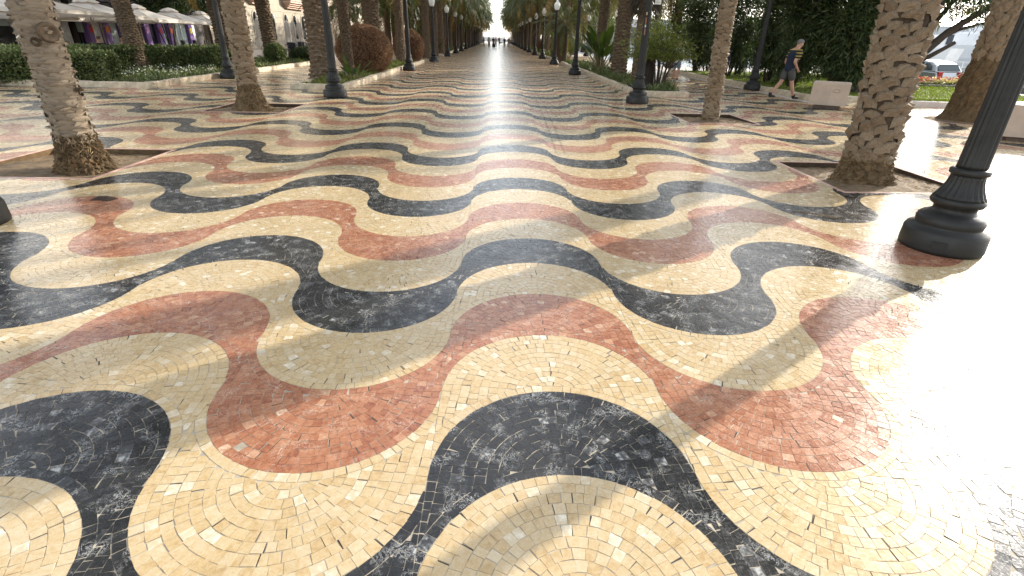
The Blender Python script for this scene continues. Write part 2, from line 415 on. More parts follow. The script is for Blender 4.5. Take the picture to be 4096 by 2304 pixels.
def tile_template(seed):
    """tesserae of one crest-shaped half period; origin = centre of the upper arc"""
    rn = random.Random(seed)
    tiles = []
    legL = DYC / 2 + BY + 0.05
    def pos(kind, a, rho):
        if kind == 0: return (rho * math.sin(a), rho * math.cos(a))
        sgn = kind
        s = math.sin(PHI); c = math.cos(PHI)
        x = rho * s + TD[0] * a; y = rho * c + TD[1] * a
        return (sgn * x, y)
    def rowtiles(rho0, rho1, cy, border):
        mean = max(rho0, rho1)
        segs = [(0, -PHI, PHI), (1, 0.0, legL), (-1, 0.0, legL)]
        for kind, a0, a1 in segs:
            step = TW * rn.uniform(0.97, 1.1)
            ln = (a1 - a0) * (mean if kind == 0 else 1)
            n = max(1, int(round(ln / step)))
            off = rn.uniform(-0.3, 0.3)
            br = [a0] + [a0 + (a1 - a0) * (i + off * (0 < i < n) + rn.uniform(-0.16, 0.16)) / n for i in range(1, n)] + [a1]
            for i in range(n):
                p = [pos(kind, br[i], rho0), pos(kind, br[i], rho1), pos(kind, br[i + 1], rho1), pos(kind, br[i + 1], rho0)]
                p = [(x, y + cy) for x, y in p]
                p = [(x + rn.uniform(-.0022, .0022), y + rn.uniform(-.0022, .0022)) for x, y in p]
                if area(p) < 0: p = p[::-1]
                p = clip(p, (1, 0), -PX / 4 + 0.0005); p = p and clip(p, (-1, 0), -PX / 4 + 0.0005)
                if not p or len(p) < 3: continue
                cx = sum(q[0] for q in p) / len(p); cyy = sum(q[1] for q in p) / len(p) + BY
                if not border:
                    ang = math.atan2(abs(cx), cyy)
                    if ang <= PHI: l = math.hypot(cx, cyy); nn = (cx / l, cyy / l)
                    else: nn = (math.copysign(-TD[1], cx), TD[0])
                    dd = RA + TW
                    p = clip(p, nn, dd + nn[1] * -BY)
                    if len(p) < 3: continue
                ar = area(p)
                if ar < 0.22 * TW * TW:
                    continue
                gap = rn.choice([0.0006, 0.001, 0.001, 0.0014, 0.0014, 0.002])
                cx = sum(q[0] for q in p) / len(p); cyy = sum(q[1] for q in p) / len(p)
                sc = 1 - 2 * gap / math.sqrt(ar)
                p = [(cx + (x - cx) * sc, cyy + (y - cyy) * sc) for x, y in p]
                # now and then one side of a piece is cut short and leaves an open wedge
                wedge = None
                if len(p) == 4 and rn.random() < .16:
                    j = rn.choice((0, 2)) if kind == 0 else rn.randrange(4)
                    a_, b_ = p[j], p[(j + 1) % 4]; d_, c_ = p[j - 1], p[(j + 2) % 4]
                    f0, f1 = rn.uniform(.02, .10), rn.uniform(.06, .17)
                    if rn.random() < .5: f0, f1 = f1, f0
                    na = (a_[0] + (d_[0] - a_[0]) * f0, a_[1] + (d_[1] - a_[1]) * f0); nb = (b_[0] + (c_[0] - b_[0]) * f1, b_[1] + (c_[1] - b_[1]) * f1)
                    if rn.random() < .75: wedge = [a_, b_, nb, na]
                    p[j] = na; p[(j + 1) % 4] = nb
                tiles.append((p, wedge))
    d = 0.0
    while d < BY:
        w = TW * rn.uniform(0.94, 1.08)
        if RA - d - w < 0.02: break
        rowtiles(RA - d, RA - d - w, 0.0, False)
        d += w
    rowtiles(RA + TW, RA, -BY, True)
    return tiles
TPL = [tile_template(s) for s in range(6)]

def cell_xy(i, k):                           # i: half-period index (even = crest), k: band index
    xc = X0 + PX / 2 * i
    if i % 2 == 0: return xc, Y0 + BY * (k + 1) - RA, 1.0
    return xc, Y0 + BY * k - AMP + RA, -1.0
Mw = np.array(cam.matrix_world.inverted())
def project(P):
    P = np.asarray(P); q = P @ Mw[:3, :3].T + Mw[:3, 3]
    d = -q[:, 2]
    return q[:, 0] / d * 2045 + 2048, -q[:, 1] / d * 2045 + 1152, d
def in_region(x, y):
    if y < -2.5: return False
    if y < 17.5: return -24 < x < 18.6
    if x > 10.7: return False
    return y < 215 and x > -13.0
near_cells, far_cells = [], []
for k in range(-8, 370):
    for i in range(-21, 17):
        xc, yc, sg = cell_xy(i, k)
        if not in_region(xc, yc): continue
        if yc > 60 and not -8 < xc < 8: continue
        px, py, d = project([(xc, yc, 0)])
        near = 0.3 < d[0] < 8.3 and -1100 < px[0] < 5200 and py[0] < 3600 and yc > 0.5
        (near_cells if near else far_cells).append((i, k))
def cell_quads(i, k, n):
    xc = X0 + PX / 2 * i
    u = np.sin(np.linspace(-1, 1, n + 1) * math.pi / 2) * PX / 4
    xs = xc + u; lo = Y0 + BY * k + edge_y(xs)
    if k >= 0 or True: hi = lo + BY
    return xs, lo, hi
FV, FC, FM, FT = [], [], [], []
MATS_F = [M_FAR['cream'], M_FAR['red'], M_FAR['black'], M_GROUT]
MI = {'cream': 0, 'red': 1, 'black': 2}
def emit(poly, z, m):
    FV.extend((x, y, z) for x, y in poly); FC.append(len(poly)); FM.append(m)
def cut_pits(poly):
    out = [poly]
    for (x0, x1, y0, y1) in PITS.values():
        nxt = []
        for p in out:
            xs = [q[0] for q in p]; ys = [q[1] for q in p]
            if max(xs) <= x0 or min(xs) >= x1 or max(ys) <= y0 or min(ys) >= y1: nxt.append(p); continue
            a = clip(p, (-1, 0), -x0)
            b = clip(p, (1, 0), x1)
            mid = clip(clip(p, (1, 0), x0), (-1, 0), -x1) if len(clip(p, (1, 0), x0)) > 2 else []
            c = clip(mid, (0, -1), -y0) if len(mid) > 2 else []
            d_ = clip(mid, (0, 1), y1) if len(mid) > 2 else []
            nxt += [q for q in (a, b, c, d_) if len(q) > 2]
        out = nxt
    return out
Qfar, Mfar = [], []
for lst, near in ((near_cells, True), (far_cells, False)):
    for i, k in lst:
        xc, yc, _ = cell_xy(i, k)
        n = 18 if near else (16 if yc < 30 else (10 if yc < 80 else 6))
        xs, lo, hi = cell_quads(i, k, n)
        m = 3 if near else MI[COLS[k % 4]]; z = -0.0016 if near else 0.0
        pit = any(x0 - .8 < xc < x1 + .8 and y0 - 1.1 < yc < y1 + 1.1 for x0, x1, y0, y1 in PITS.values())
        if not pit:
            q = np.stack([np.stack([xs[:-1], lo[:-1]], 1), np.stack([xs[1:], lo[1:]], 1), np.stack([xs[1:], hi[1:]], 1), np.stack([xs[:-1], hi[:-1]], 1)], 1)
            Qfar.append(np.concatenate([q, np.full((len(q), 4, 1), z)], 2)); Mfar.append(np.full(len(q), m))
        else:
            for j in range(n):
                for p in cut_pits([(xs[j], lo[j]), (xs[j + 1], lo[j + 1]), (xs[j + 1], hi[j + 1]), (xs[j], hi[j])]): emit(p, z, m)
Qfar = np.concatenate(Qfar).reshape(-1, 3)
allV = np.concatenate([Qfar, np.array(FV)]); cnt = np.concatenate([np.full(len(Qfar) // 4, 4), FC]); mi = np.concatenate(Mfar + [np.array(FM)])
pavement = tag(add('mosaic_pavement', poly_mesh('mosaic_pavement', allV, cnt, MATS_F, mi)), kind='structure')

# tesserae of the near field
gaps = []
tiles = []                                   # (poly, colour, z, tone, tilt)
for i, k in near_cells:
    xc, yc, sg = cell_xy(i, k)
    col = COLS[k % 4]
    tpl = TPL[RND.randrange(len(TPL))]
    mir = RND.choice((1, -1))
    for p, wg in tpl:
        q = [(xc + sg * x * mir, yc + sg * y) for x, y in p]
        if mir < 0: q = q[::-1]
        if wg: gaps.append([(xc + sg * x * mir, yc + sg * y) for x, y in wg][::mir])
        cx = sum(a[0] for a in q) / len(q); cy = sum(a[1] for a in q) / len(q)
        if any(x0 - .05 < cx < x1 + .05 and y0 - .05 < cy < y1 + .05 for x0, x1, y0, y1 in PITS.values()): continue
        if cy < 0.7 or RND.random() < 0.0005: continue
        r = RND.random()
        acc = {'cream': 0.07, 'red': 0.04, 'black': 0.07}[col]
        tone = RND.uniform(0.94, 1.25) if r < acc else (RND.uniform(0.6, 0.78) if r < 0.2 else .08 + RND.betavariate(2.0, 2.2) * 0.62)
        tiles.append((q, col, RND.uniform(-0.0006, 0.0006), tone, (RND.gauss(0, .007), RND.gauss(0, .007)), cx, cy))
cxy = np.array([(t[5], t[6], 0) for t in tiles])
px, py, dd = project(cxy)
inview = (px > 20) & (px < 4076) & (py > 20) & (py < 2290)
sz = np.where(inview, np.array([abs(area(t[0])) for t in tiles]) / dd ** 3, 0)
order = np.argsort(-sz)
single = set(int(j) for j in order[:290])
def tile_faces(t):
    q, col, z, tone, (tx, ty), cx, cy = t
    top = [(x, y, z + (x - cx) * tx + (y - cy) * ty) for x, y in q]
    out = [top]
    for a in range(len(q)):
        b = (a + 1) % len(q)
        (x1, y1, z1), (x2, y2, z2) = top[a], top[b]
        e = 0.0008
        out.append([(x1, y1, z1), (x1 + (x1 - cx) * .02, y1 + (y1 - cy) * .02, -0.006), (x2 + (x2 - cx) * .02, y2 + (y2 - cy) * .02, -0.006), (x2, y2, z2)])
    return out
V, CN, MI2, TN = [], [], [], []
for g in gaps:
    gx, gy = sum(a[0] for a in g) / 4, sum(a[1] for a in g) / 4
    if gy < .8 or any(x0 - .05 < gx < x1 + .05 and y0 - .05 < gy < y1 + .05 for x0, x1, y0, y1 in PITS.values()): continue
    V.extend((x, y, -.0010) for x, y in g); CN.append(4); MI2.append(3); TN.append(.5)
for n, t in enumerate(tiles):
    fs = tile_faces(t)
    if n in single:
        mb = MB()
        for f in fs: mb.face([(x - t[5], y - t[6], z) for x, y, z in f], 0, t[3])
        add('tessera', mb.mesh('tessera', M_STONE[t[1]]), pavement, (t[5], t[6], 0))
        continue
    m = MI[t[1]]
    for f in fs:
        V.extend(f); CN.append(len(f)); MI2.append(m); TN.append(t[3])
add('tessera_field', poly_mesh('tessera_field', V, CN, [M_STONE['cream'], M_STONE['red'], M_STONE['black'], M_GAP], MI2, TN), pavement, kind='stuff')

# tree pits: sunken soil with a thin stone edging
for key, (x0, x1, y0, y1) in PITS.items():
    e = 0.05
    soil = MB()
    nx, ny = 18, 18
    grid = [[(x0 - .02 + (x1 - x0 + .04) * a / nx, y0 - .02 + (y1 - y0 + .04) * b / ny, -0.018 - .062 * b / ny + .07 * math.exp(-(((x0 - .02 + (x1 - x0 + .04) * a / nx - (x0 + x1) / 2 + (.35 if key == 'L1' else .2)) / .5) ** 2 + ((y0 + (y1 - y0) * b / ny - y0 - .55) / .45) ** 2)) * (1 - b / ny) + RND.uniform(-.010, .010)) for a in range(nx + 1)] for b in range(ny + 1)]
    for b in range(ny):
        for a in range(nx): soil.face([grid[b][a], grid[b][a + 1], grid[b + 1][a + 1], grid[b + 1][a]])
    so = tag(soil.obj('tree_pit_soil', M_SOIL), kind='structure')
    w_ = MB()
    w_.face([(x0, y1 - .001, -.15), (x1, y1 - .001, -.15), (x1, y1 - .001, -.002), (x0, y1 - .001, -.002)])
    for xx in (x0 + .001, x1 - .001): w_.face([(xx, y0, -.15), (xx, y1, -.15), (xx, y1, -.002), (xx, y0, -.002)])
    w_.obj('pit_wall', M_CRACK if key != 'L1' else M_ROOT, so)
    for (a, b) in (((x0 - e, y0 - e, -.16), (x1 + e, y0, .004)), ((x0 - e, y1, -.16), (x1 + e, y1 + e, .004)),
                   ((x0 - e, y0 + .0005, -.16), (x0, y1 - .0005, .004)), ((x1, y0 + .0005, -.16), (x1 + e, y1 - .0005, .004))):
        mb = MB(); mb.box(a, b, 0, .5, .006)
        mb.obj('edging_stone', M_EDGE, so)
    # loose litter and gravel on the soil
    n = 260
    P = np.stack([NR.uniform(x0 + .05, x1 - .05, n), NR.uniform(y0 + .05, y1 - .05, n), np.full(n, -.012)], 1)
    P[:, 2] -= .062 * (P[:, 1] - y0) / (y1 - y0)
    D = NR.normal(size=(n, 3)); D[:, 2] = np.abs(D[:, 2]) * .15
    add('litter', leaf_mesh('litter', leaf_quads(P, D, NR.uniform(.02, .07, n), .012), M_FROND_DRY, NR.random(n)), so, kind='stuff')

# ---------------------------------------------------------------- planting beds with kerb stones
def kerb_run(parent, p, q, w=0.22, h=0.17, step=0.62, mat=M_KERB, inner=1):
    p = Vector((*p, 0)); q = Vector((*q, 0)); d = q - p; L = d.length; d /= L
    nrm = Vector((-d.y, d.x, 0)) * inner
    s = 0
    while s < L - 0.05:
        l = min(step * RND.uniform(.75, 1.2), L - s)
        if L - s - l < .2: l = L - s
        mb = MB(); mb.box((0.004, 0, -0.02), (l - 0.004, w, h + RND.uniform(-.012, .012)), 0, .5, 0.025, 0.006)
        o = mb.obj('kerb_stone', mat, parent)
        Mx = Matrix((d, nrm, Vector((0, 0, 1)))).transposed()
        if Mx.determinant() < 0:
            for v in o.data.vertices: v.co.y = -v.co.y
            o.data.flip_normals(); Mx = Matrix((d, -nrm, Vector((0, 0, 1)))).transposed()
        o.matrix_local = Matrix.Translation(p + d * s) @ Mx.to_4x4()
        s += l
def bed(name, x0, x1, y0, y1, mat, kerbs, z=0.10, kstep=.62, kmat=None):
    nx = max(2, int((x1 - x0) / .35)); ny = max(2, min(90, int((y1 - y0) / .35)))
    X = np.linspace(x0 + .1, x1 - .1, nx + 1); Y = np.linspace(y0 + .1, y1 - .1, ny + 1)
    Z = z + NR.uniform(-.02, .045, (nx + 1, ny + 1))
    G = np.stack(np.broadcast_arrays(X[:, None], Y[None, :], Z), 2)
    Q = np.stack([G[:-1, :-1], G[1:, :-1], G[1:, 1:], G[:-1, 1:]], 2).reshape(-1, 4, 3)
    o = tag(add(name, quads_mesh(name, Q, [mat], smooth=True)), kind='structure')
    c = {'s': ((x0, y0), (x1, y0), 1), 'e': ((x1, y0), (x1, y1), 1), 'n': ((x1, y1), (x0, y1), 1), 'w': ((x0, y1), (x0, y0), 1)}
    for s in kerbs:
        a, b, inn = c[s]; kerb_run(o, a, b, step=kstep, inner=inn, mat=kmat or M_KERB)
    return o
bed('planting_bed', -6.75, -4.95, 18.1, 38.6, M_DARKSOIL, 'sew')
bed('planting_bed', -6.75, -4.95, 52.0, 95.0, M_DARKSOIL, 'se', kstep=1.4)
bed('planting_bed', 4.75, 6.55, 18.35, 41.3, M_DARKSOIL, 'swe')
bed('planting_bed', 4.75, 6.55, 49.5, 95.0, M_DARKSOIL, 'sw', kstep=1.4)
bed('planting_bed', -30, -10.75, 17.25, 36.5, M_DARKSOIL, 'se', z=.12)
bed('planting_bed', -21, -10.75, 52, 95.0, M_DARKSOIL, 'se', kstep=1.4)
bed('planting_bed', -6.75, -4.95, 103, 190.0, M_DARKSOIL, '')
bed('planting_bed', 4.75, 6.55, 103, 190.0, M_DARKSOIL, '')
lawn = bed('lawn', 10.65, 21.0, 18.05, 34.0, M_DARKSOIL, 'sw', z=.08)
lawn2 = bed('lawn', 13.1, 20.0, 16.9, 18.0, M_DARKSOIL, 's', z=.08, kstep=.9, kmat=M_PALEKERB)
def grass(parent, x0, x1, y0, y1, n, h=.09, z=.09):
    P = np.stack([NR.uniform(x0, x1, n), NR.uniform(y0, y1, n), np.full(n, z)], 1)
    D = NR.normal(size=(n, 3)) * .5; D[:, 2] = 1
    add('grass', leaf_mesh('grass', leaf_quads(P, D, NR.uniform(.5, 1.4, n) * h, .018, bend=.3), M_GRASS, NR.random(n)), parent, kind='stuff')
grass(lawn, 10.9, 20.8, 18.3, 33.5, 34000)
grass(lawn2, 13.3, 19.8, 17.1, 18.0, 9000, .12)
mb = MB(); mb.face([(18.6, 15.2, -0.003), (23, 15.2, -.003), (23, 24.3, -.003), (18.6, 24.3, -.003)])
mb.face([(10.7, 16.9, -0.006), (13.2, 16.9, -.006), (13.2, 18.1, -.006), (10.7, 18.1, -.006)])
tag(mb.obj('side_pavement', M_PALEKERB), kind='structure')
mb = MB(); mb.face([(10.6, -20, -0.02), (24, -20, -.02), (24, 17.2, -.02), (10.6, 17.2, -.02)])
mb.face([(6.0, 17.2, -0.02), (10.8, 17.2, -.02), (10.8, 220, -.02), (6, 220, -.02)])
tag(mb.obj('side_path', M_PALEKERB), kind='structure')

# ---------------------------------------------------------------- lamp posts
LAMP_PROF_BASE = [(.33, 0), (.335, .03), (.33, .17), (.315, .20), (.255, .215), (.262, .24), (.268, .275), (.255, .305), (.235, .325), (.19, .345), (.165, .365), (.165, .40), (.20, .42), (.212, .45), (.205, .48)]
LAMP_PROF_BELL = [(.200, .482), (.185, .51), (.160, .56), (.142, .61), (.132, .66), (.130, .692)]
def lamp_meshes(seg):
    b = MB(); b.lathe(LAMP_PROF_BASE, seg)
    fl = MB(); fl.lathe(LAMP_PROF_BELL, seg, flute=lambda k, a: 1 - .10 * (0.5 + 0.5 * math.cos(a * 20)) * (0 < k < 5))
    co = MB(); co.lathe([(.135, .69), (.150, .70), (.152, .73), (.140, .745), (.122, .75)], seg)
    prof = [(.116, .75), (.114, .78), (.110, 1.0), (.100, 1.8), (.088, 2.6), (.080, 3.2), (.076, 3.27)]
    sh = MB(); sh.lathe(prof, seg, flute=lambda k, a: 1 - .11 * (0.5 + 0.5 * math.cos(a * 16)) * (1 <= k <= 5))
    cp = MB(); cp.lathe([(.078, 3.27), (.10, 3.30), (.10, 3.33), (.085, 3.35), (.11, 3.40), (.125, 3.44), (.12, 3.455)], seg)
    g = MB(); g.lathe([(.112, 3.456), (.150, 3.52), (.19, 3.62), (.212, 3.72), (.21, 3.79), (.185, 3.86), (.13, 3.92), (.085, 3.955), (.078, 3.985), (.09, 4.0), (.082, 4.03), (.05, 4.06), (.012, 4.08)], seg)
    return [('base', b.mesh('base', M_IRON, seg > 24)), ('bell', fl.mesh('bell', M_IRON, seg > 24)), ('collar', co.mesh('collar', M_IRON, True)),
            ('shaft', sh.mesh('shaft', M_IRON, seg > 24)), ('capital', cp.mesh('capital', M_IRON, True)), ('globe', g.mesh('globe', M_GLOBE, True))]
LAMP_HI, LAMP_LO = lamp_meshes(96), lamp_meshes(16)
def lamp(x, y, label, group, hi=False):
    t = thing('street_lamp', label, 'street lamp', (x, y, 0), RND.uniform(0, .3), group)
    for n, me in (LAMP_HI if hi else LAMP_LO): add(n, me, t)
    if hi:
        d = Vector((-x, -y, 0)).normalized(); pl = MB(); pl.box((-.055, -.006, -.03), (.055, .006, .03), 0, .5, .004)
        o = pl.obj('access_plate', M_IRON, t)
        o.matrix_local = Matrix.Rotation(-t.rotation_euler.z, 4, 'Z') @ Matrix.Translation(d * .334 + Vector((0, 0, .10))) @ Matrix.Rotation(math.atan2(d.x, -d.y), 4, 'Z')
    return t
GL, GR = 'lamp posts along the left edge of the promenade', 'lamp posts along the right edge of the promenade'
lys = [4.7, 16.1, 29.2, 39.8, 50.4, 60.5, 70.0]
while lys[-1] < 182: lys.append(lys[-1] + 10.3)
rys = [4.46, 16.25, 29.2, 40.1, 50.7, 61.0, 72.3, 81.5]
while rys[-1] < 182: rys.append(rys[-1] + 10.3)
LL0 = ['grey lamp post cut off by the left edge of the photo, only its base showing', 'dark fluted lamp post at the front corner of the left planting bed', 'dark lamp post beside the two clipped brown bushes on the left kerb',
       'lamp post with its white globe cut by the top edge, fourth of the left row']
LR0 = ['large dark lamp post leaning against the bright floor at the right edge', 'dark fluted lamp post with a small white sign at the right bed corner', 'dark lamp post on the right kerb in front of the large-leaved plant',
       'lamp post with a white globe beside a stubby young palm, fourth of the right row']
for side, ys, L0, grp, x in (('left', lys, LL0, GL, -4.72), ('right', rys, LR0, GR, 4.25)):
    for n, y in enumerate(ys):
        lab = L0[n] if n < len(L0) else 'dark lamp post with white acorn globe, %s from the camera in the %s row' % (ORD[n], side)
        xx = x + (0.35 if (side == 'left' and y > 25) else 0) * min(1, (y - 16) / 30) - (0.12 if side == 'right' and y > 20 else 0)
        if n == 0 and side == 'left': xx = -4.97
        lamp(xx, y, lab, grp, n < 4)
lamp(-10.35, 21.7, 'dark lamp post at the kerb corner of the hedge bed, left of the ringed palm', 'lamp posts beside the side paths', True)
lamp(10.45, 22.1, 'dark lamp post half hidden in the shrubs behind the walking man', 'lamp posts beside the side paths', True)
for n, (x, y) in enumerate([(9.9, 62), (10.2, 49), (-10.5, 60), (-10.5, 72), (-18.2, 45.5)]):
    lamp(x, y, ['slender lamp post seen between the young palm and the nearest right trunks', 'lamp post behind the large-leaved plant on the right side path', 'lamp post between two palm trunks on the left side path, the nearer of two', 'lamp post between two palm trunks on the left side path, the farther of two', 'thin lamp post standing before the arched windows'][n], 'lamp posts beside the side paths')
# sign plate and stickers on the second lamp of the right row
t = thing('sign_plate', 'small white notice plate fixed to the right corner lamp post', 'sign', (4.40, 16.2, 2.68))
mb = MB(); mb.box((0, -.01, -.06), (.17, .01, .30), 0, .5, .004); mb.obj('plate', simple('white_enamel', (.72, .72, .68), .4, .05), t)
mb = MB()
for k, w in enumerate((.10, .06, .08)): mb.box((.03, -.0125, -.02 + k * .035), (.03 + w, -.0102, -.012 + k * .035))
mb.obj('text_line', simple('grey_print', (.2, .2, .2), .6, .05), t)
st = thing('sticker_strip', 'faded brown and white stickers on the shaft of the right corner lamp post', 'sticker', (4.2, 16.17, 1.85))
for k, (zz, cc) in enumerate(((0.0, (.30, .16, .10)), (.19, (.72, .68, .6)), (.28, (.33, .13, .08)), (.50, (.55, .42, .2)))):
    mb = MB(); mb.box((-.012, -.03, zz), (.012, .03, zz + (.16 if k % 2 == 0 else .07))); mb.obj('sticker', simple('sticker_paper', cc, .6, .1), st)

# ---------------------------------------------------------------- palms
def arc_pts(n, L, droop, e0=0.0):
    """rachis curve in the XZ plane"""
    pts = [(0.0, 0.0)]; a = e0
    for i in range(n):
        a = e0 - droop * ((i + 1) / n) ** 1.3
        pts.append((pts[-1][0] + L / n * math.cos(a), pts[-1][1] + L / n * math.sin(a)))
    return np.array(pts)
def frond_quads(L, droop, pairs, width, seed, llen=0.5):
    rg = np.random.default_rng(seed)
    A = arc_pts(12, L, droop)
    s = np.linspace(0, 1, 13)
    t = np.repeat(np.linspace(0.14, 0.995, pairs), 2) + rg.uniform(-.006, .006, pairs * 2)
    side = np.tile([1.0, -1.0], pairs)
    P = np.stack([np.interp(t, s, A[:, 0]), np.zeros(len(t)), np.interp(t, s, A[:, 1])], 1)
    T = np.stack([np.gradient(A[:, 0]), np.zeros(13), np.gradient(A[:, 1])], 1); T = unit(T)
    Tt = np.stack([np.interp(t, s, T[:, k]) for k in range(3)], 1)
    fw = 0.55 + 0.75 * t ** 2
    upv = np.cross(Tt, np.array([0, -1.0, 0]))
    D = np.stack([np.zeros(len(t)), side, np.zeros(len(t))], 1) + Tt * fw[:, None] + upv * rg.uniform(-.05, .45, len(t))[:, None] + rg.normal(size=(len(t), 3)) * .10
    D = unit(D)
    ln = llen * np.clip(np.sin(np.pi * (0.10 + 0.86 * t)) ** .6, .25, 1) * rg.uniform(.85, 1.1, len(t))
    S = unit(Tt + rg.normal(size=(len(t), 3)) * .25); S = unit(S - D * np.sum(S * D, 1, keepdims=True))
    a = P; b = P + D * (ln * .55)[:, None]; c = P + D * ln[:, None] + np.array([0, 0, -1.0]) * (ln * rg.uniform(.1, .35, len(t)))[:, None]
    w = width
    Q1 = np.stack([a - S * w * .35, a + S * w * .35, b + S * w * .5, b - S * w * .5], 1)
    Q2 = np.stack([b - S * w * .5, b + S * w * .5, c + S * w * .08, c - S * w * .08], 1)
    # rachis: three-sided tapering bar
    rr = np.interp(s, [0, .1, 1], [.045, .028, .006])
    offs = np.array([[0, 1, .2], [0, -1, .2], [0, 0, -1.0]])
    RQ = []
    for k in range(12):
        p0 = np.array([A[k, 0], 0, A[k, 1]]); p1 = np.array([A[k + 1, 0], 0, A[k + 1, 1]])
        for j in range(3):
            o0, o1 = offs[j], offs[(j + 1) % 3]
            RQ.append([p0 + o0 * rr[k], p0 + o1 * rr[k], p1 + o1 * rr[k + 1], p1 + o0 * rr[k + 1]])
    LQ = np.concatenate([Q1, Q2])
    tone = np.concatenate([rg.random(len(t))] * 2)
    Q = np.concatenate([LQ, np.array(RQ)])
    m = np.concatenate([np.zeros(len(LQ), int), np.ones(len(RQ), int)])
    return Q, m, np.concatenate([tone, np.full(len(RQ), .5)])
FR_HI = [frond_quads(1.0 * L, d, 58, .034, k, .52) for k, (L, d) in enumerate([(4.2, 1.1), (4.4, 1.5), (3.9, .8), (4.2, 1.8)])]
FR_LO = [frond_quads(1.0 * L, d, 30, .062, 20 + k, .55) for k, (L, d) in enumerate([(4.2, 1.1), (4.4, 1.5), (4.0, .8), (4.2, 1.8)])]
FR_ME = [quads_mesh('frond', q, [M_FROND, M_RACHIS], m, tn) for q, m, tn in FR_HI]
FR_DRY = [quads_mesh('frond', q, [M_FROND_DRY, M_RACHIS], m, tn) for q, m, tn in FR_HI[2:]]
def crown_layout(n, seed, lo=-0.5, hi=1.35, inward=0.0):
    rn = random.Random(seed)
    out = []
    for i in range(n):
        f = (i + .5) / n
        el = hi + (lo - hi) * f ** .85 + rn.uniform(-.12, .12)
        out.append((i * 2.39996 + rn.uniform(-.2, .2), el, rn.uniform(.82, 1.1), rn.randrange(4), f))
    return out
def rot_frond(az, el):
    return Matrix.Rotation(az, 4, 'Z') @ Matrix.Rotation(-el, 4, 'Y')
def crown_mesh(name, n, seed, lod=FR_LO, lo=-.5, dry=0.1):
    Qs, ms, ts = [], [], []
    rn = random.Random(seed + 99)
    for az, el, sc, v, f in crown_layout(n, seed, lo):
        q, m, tn = lod[v]
        Rm = np.array((rot_frond(az, el)).to_3x3()) * sc
        qq = q @ Rm.T + np.array([math.cos(az) * .12, math.sin(az) * .12, .25 * (1 - f)])
        Qs.append(qq)
        mm = m.copy()
        if f > 1 - dry and rn.random() < .8: mm[mm == 0] = 2
        ms.append(mm); ts.append(tn * .7 + rn.random() * .3)
    return quads_mesh(name, np.concatenate(Qs), [M_FROND, M_RACHIS, M_FROND_DRY], np.concatenate(ms), np.concatenate(ts))
CROWNS = [crown_mesh('crown', 52, s) for s in (1, 2, 3)]
CROWN_HI = crown_mesh('crown', 46, 9, FR_HI)
def trunk_mesh(seed, N=11, dz=.085, depth=.055, r=.30, h=6.0, seg=44, rings=150, flare=.25, topbulge=.12):
    rg = np.random.default_rng(seed)
    a = np.linspace(0, 2 * math.pi, seg, endpoint=False); z = np.linspace(0, h, rings)
    A, Z = np.meshgrid(a, z)
    wob = .25 * np.sin(A * 2 + seed) + .2 * np.sin(A * 3 + Z * 1.3 + seed)
    row = Z / dz + wob
    u = A * N / (2 * math.pi) + .5 * (np.floor(row) % 2) + rg.uniform(-.15, .15, (400,))[np.floor(row).astype(int) % 400]
    fu = (u % 1) - .5; fv = row % 1
    ids = (np.floor(u).astype(int) * 131 + np.floor(row).astype(int) * 17) % 997
    rv = rg.random(997)[ids]
    b = (1 - (2 * fu) ** 2) * np.clip(fv * 1.4, 0, 1) * (1 - np.clip((fv - .82) / .18, 0, 1))
    base = r * (1 + flare * np.exp(-Z / .28) + topbulge * np.exp(-(h - Z) / .5) + .05 * np.sin(Z * 1.7 + seed))
    Rr = base + depth * b * (.55 + .9 * rv) + rg.normal(size=A.shape) * .006
    V = np.stack([Rr * np.cos(A), Rr * np.sin(A), Z], 2).reshape(-1, 3)
    k = np.arange((rings - 1) * seg); i = k // seg; j = k % seg; j2 = (j + 1) % seg
    F = np.stack([i * seg + j, i * seg + j2, (i + 1) * seg + j2, (i + 1) * seg + j], 1)
    me = bpy.data.meshes.new('trunk')
    me.from_pydata(V.tolist(), [], F.tolist())
    me.materials.append(M_BARK)
    me.attributes.new('tone', 'FLOAT', 'FACE').data.foreach_set('value', (b.ravel()[F[:, 0]] * rv.ravel()[F[:, 0]]).astype(np.float32))
    me.update()
    return me
TRUNKS = [trunk_mesh(1), trunk_mesh(2, 9, .12, .075), trunk_mesh(3, 14, .06, .03), trunk_mesh(4, 10, .10, .06)]
def palm(x, y, r, h, label, group, style=0, lean=(0, 0), crown='lo', cs=1.0, name='palm_tree', dry=True, z0=0.08):
    t = thing(name, label, 'palm', (x, y, z0), RND.uniform(0, 6.28), group)
    tr = add('trunk', TRUNKS[style], t)
    S = Matrix.Diagonal((r / .30, r / .30, h / 6.0, 1))
    Lm = Matrix.Identity(4); Lm[0][2] = lean[0]; Lm[1][2] = lean[1]
    Rz = Matrix.Rotation(-t.rotation_euler.z, 4, 'Z')
    tr.matrix_local = Rz @ Lm @ S
    top = Rz @ Lm @ Vector((0, 0, h))
    if crown == 'lo':
        c = add('crown', CROWNS[RND.randrange(3)], t, top); c.scale = (cs, cs, cs)
    elif crown == 'hi':
        c = add('crown', CROWN_HI, t, top); c.scale = (cs, cs, cs)
    elif crown == 'fronds':
        for az, el, sc, v, f in crown_layout(44, RND.randrange(1000)):
            o = add('frond', FR_DRY[v % 2] if (f > .93 and RND.random() < .7) else FR_ME[v], t)
            o.matrix_local = Matrix.Translation(top + Vector((math.cos(az) * .12, math.sin(az) * .12, .25 * (1 - f)))) @ rot_frond(az, el) @ Matrix.Scale(sc * cs, 4)
    return t

